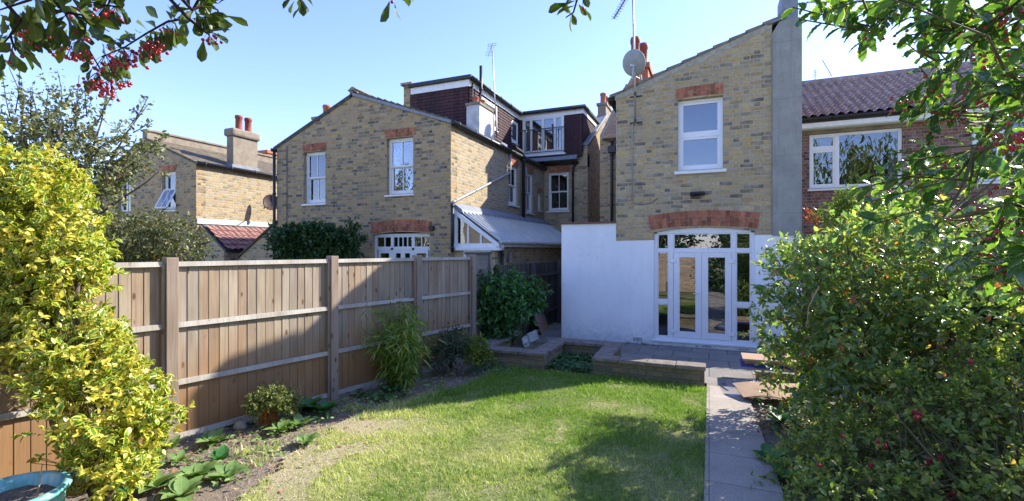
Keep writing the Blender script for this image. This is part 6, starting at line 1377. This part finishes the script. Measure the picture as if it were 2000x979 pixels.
# berry tree whose branches hang in from top left
CT = plant('berry_tree', (-1.9, -.6, 0), 'dark leaved tree with red berry clusters hanging in from top left', 'tree')
m = MB(); t0 = Vector((-2.1,-.5,0)); top = t0+Vector((.3,.2,3.1)); m.tube([t0, t0+Vector((.05,0,1.5)), top], .08, .05, 10); m.build('trunk', M['barkdark'], CT, smooth=True)
mtw = MB(); P, D, N, S, BP = [], [], [], [], []
wb = 1.15
paths = [([(120,-90),(117,0),(127,25),(143,58),(170,92),(191,127),(203,150)],1.15),([(125,20),(85,32),(52,48),(27,62),(0,93),(-40,110)],1.12),([(420,-80),(388,0),(367,36),(327,43),(286,66),(245,92),(199,112)],1.2),
         ([(375,20),(400,10),(425,20),(435,45)],1.2),([(367,36),(390,55),(410,70)],1.2),([(90,-60),(60,0),(30,10),(0,20)],1.05),([(215,-60),(215,0),(210,15)],1.2),([(170,-60),(160,0),(200,10),(240,15)],1.15),([(580,-120),(583,-10),(592,18)],1.25),([(770,-100),(768,-20),(764,-2)],1.2),([(1125,-130),(1130,-10),(1120,25),(1105,35)],1.3),([(127,25),(160,30),(185,60)],1.1),([(40,40),(20,70),(30,100)],1.1)]
for (pp, w_) in paths:
    pts = [PW(u,v,w_+.02*i) for i, (u,v) in enumerate(pp)]; s0 = top; mid = top.lerp(pts[0],.6)+Vector((0,0,.25)); mtw.tube([s0, mid, pts[0]], .01, .004, 6, False); mtw.tube(pts, .004, .0016, 6, False)
    for i in range(1, len(pts)):
        seg = (pts[i]-pts[i-1]); Ls = seg.length; k = max(3, int(Ls/.0034))
        dens = .5 if len(pp) < 4 else .6
        for j in range(k):
            if random.random() > dens: continue
            p = pts[i-1].lerp(pts[i], random.random()); a = random.random()*6.28
            per = seg.normalized().cross(Vector((math.cos(a),math.sin(a),.3))).normalized(); sp_ = p+per*random.uniform(.0,.03); 
            d_ = seg.normalized()*.5+per+Vector((0,0,-.15)); P.append(list(sp_)); D.append(list(d_)); N.append([random.gauss(0,.5),random.gauss(0,.5),1]); S.append(random.uniform(.036,.06))
for (u,v,w_,nn,sp_) in ((205,130,1.2,16,.02),(190,165,1.2,22,.022),(215,180,1.2,16,.018),(240,115,1.22,14,.02),(258,120,1.22,12,.015),(290,100,1.23,22,.018),(305,95,1.23,12,.012),(150,105,1.15,12,.022),(140,115,1.15,8,.02),(205,35,1.2,14,.018),(225,35,1.2,8,.015),(60,88,1.12,5,.016),(25,110,1.12,3,.012),(410,80,1.22,6,.016),(60,75,1.12,4,.02),(427,88,1.22,2,.006),(248,167,1.2,4,.008),(330,62,1.2,4,.015),(766,5,1.2,1,.002),(151,18,1.1,1,.001),(1138,18,1.3,1,.001),(225,165,1.2,8,.02),(165,70,1.12,5,.02)):
    c_ = PW(u,v,w_)
    for i in range(nn): q = c_+Vector((random.gauss(0,sp_),random.gauss(0,sp_),random.gauss(0,sp_*.5))); BP.append(q); mtw.tube([q, c_+Vector((0,0,.03))], .0006, n=3, cap=False)
mtw.build('branches', M['barkdark'], CT, smooth=True, recalc=False); scatter('foliage', T_OBOV, P, D, N, S, M['cotleaf'], CT); berries('berries', BP, .0046, 'berry', CT)

# ============================================================ behind the camera (mirrored in the windows)
WL = plant('willow_tree', (13, -9, 0), 'weeping willow behind the camera, mirrored in the right house window', 'tree')
m = MB(); m.tube([(13,-9,0),(13.1,-9,3),(13,-8.8,6)], .35, .2, 10); m.build('trunk', M['bark'], WL, smooth=True)
n = 15000; cx, cy = 12.5, -8.5; st_ = rng.uniform(-6,6,(600,1)); P = []
for k in range(420):
    x, y, z0 = 12.5+random.gauss(0,3.6), -9+random.gauss(0,2.4), random.uniform(6,10); L = random.uniform(3,6)
    for j in range(45): P.append((x+random.gauss(0,.12), y+random.gauss(0,.12), z0-L*random.random()))
P = np.array(P); D = rand_dirs(len(P))*.5+[0,0,-1]; scatter('crown', T_LANCE, P, D, rand_dirs(len(P)), rng.uniform(.3,.5,len(P)), M['willow'], WL, wscale=[1.6]*len(P))
for (x, y, r_, h_, lab) in ((-3,-9,2.2,3.6,'dark round tree behind the rear lap fence'),(2.5,-8,2.4,4.2,'broad tree behind the rear fence, right of the dark one'),(-8.5,-9,2.2,3.4,'far tree behind the rear fence corner')):
    tr = plant('garden_tree', (x,y,0), lab, 'tree', 'trees behind the rear fence'); m = MB(); m.tube([(x,y,0),(x,y,h_)], .16, .1, 8); m.build('trunk', M['bark'], tr)
    leafy(tr, [(Vector((x,y,h_-.8)), (r_,r_*.8,r_*.75), 1), (Vector((x+.8,y,h_-1.4)), (r_*.8,r_*.8,r_*.7), 1), (Vector((x-.9,y,h_-1.6)), (r_*.8,r_*.8,r_*.8), 1)], 900, 9, .4, .17, M['hedge'], T_QUAD, .4, .5, .5)
NH = thing('opposite_house', (-14, -14, 0), 'brick house behind camera with orange chimney pots, mirrored in left window', 'house')
q0 = Vector((-15.2,-13.5,0)); m = MB(); m.box((-17.8,-17,0),(-11.5,-13,5.2)); m.build('wall', M['stock_clean'], NH)
m = MB(); m.slab([(-18,-12.8,5.1),(-11.3,-12.8,5.1),(-11.3,-15,7.0),(-18,-15,7.0)][::-1], .1); m.build('roof', M['slate'], NH)
m = MB(); m.box((-15.7,-15.6,5),(-14.3,-14.6,8.3)); m.box((-15.9,-15.8,8.3),(-14.1,-14.4,8.6)); m.build('chimney', M['redlint'], NH); chimney_pots(NH, [(-15.4,-15.1),(-14.9,-15.1),(-14.5,-15.1)], 8.6, .16, .7)
RS = plant('rear_shrubbery', (1.6,-3.6,0), 'dark shrubbery at the garden end right of the rear lap fence', 'shrub'); m = MB(); m.tube([(1.6,-3.6,0),(1.6,-3.6,1.2)], .06, .04, 8); m.build('stem', M['bark'], RS)
leafy(RS, [(Vector((.6,-3.6,.9)), (.9,.7,.9), 1), (Vector((2.2,-3.7,1.2)), (1.2,.8,1.2), 1.5), (Vector((1.3,-3.8,2.0)), (1.2,.8,.9), 1)], 1300, 9, .25, .1, M['hedge'], T_QUAD, .4, .5, .5)
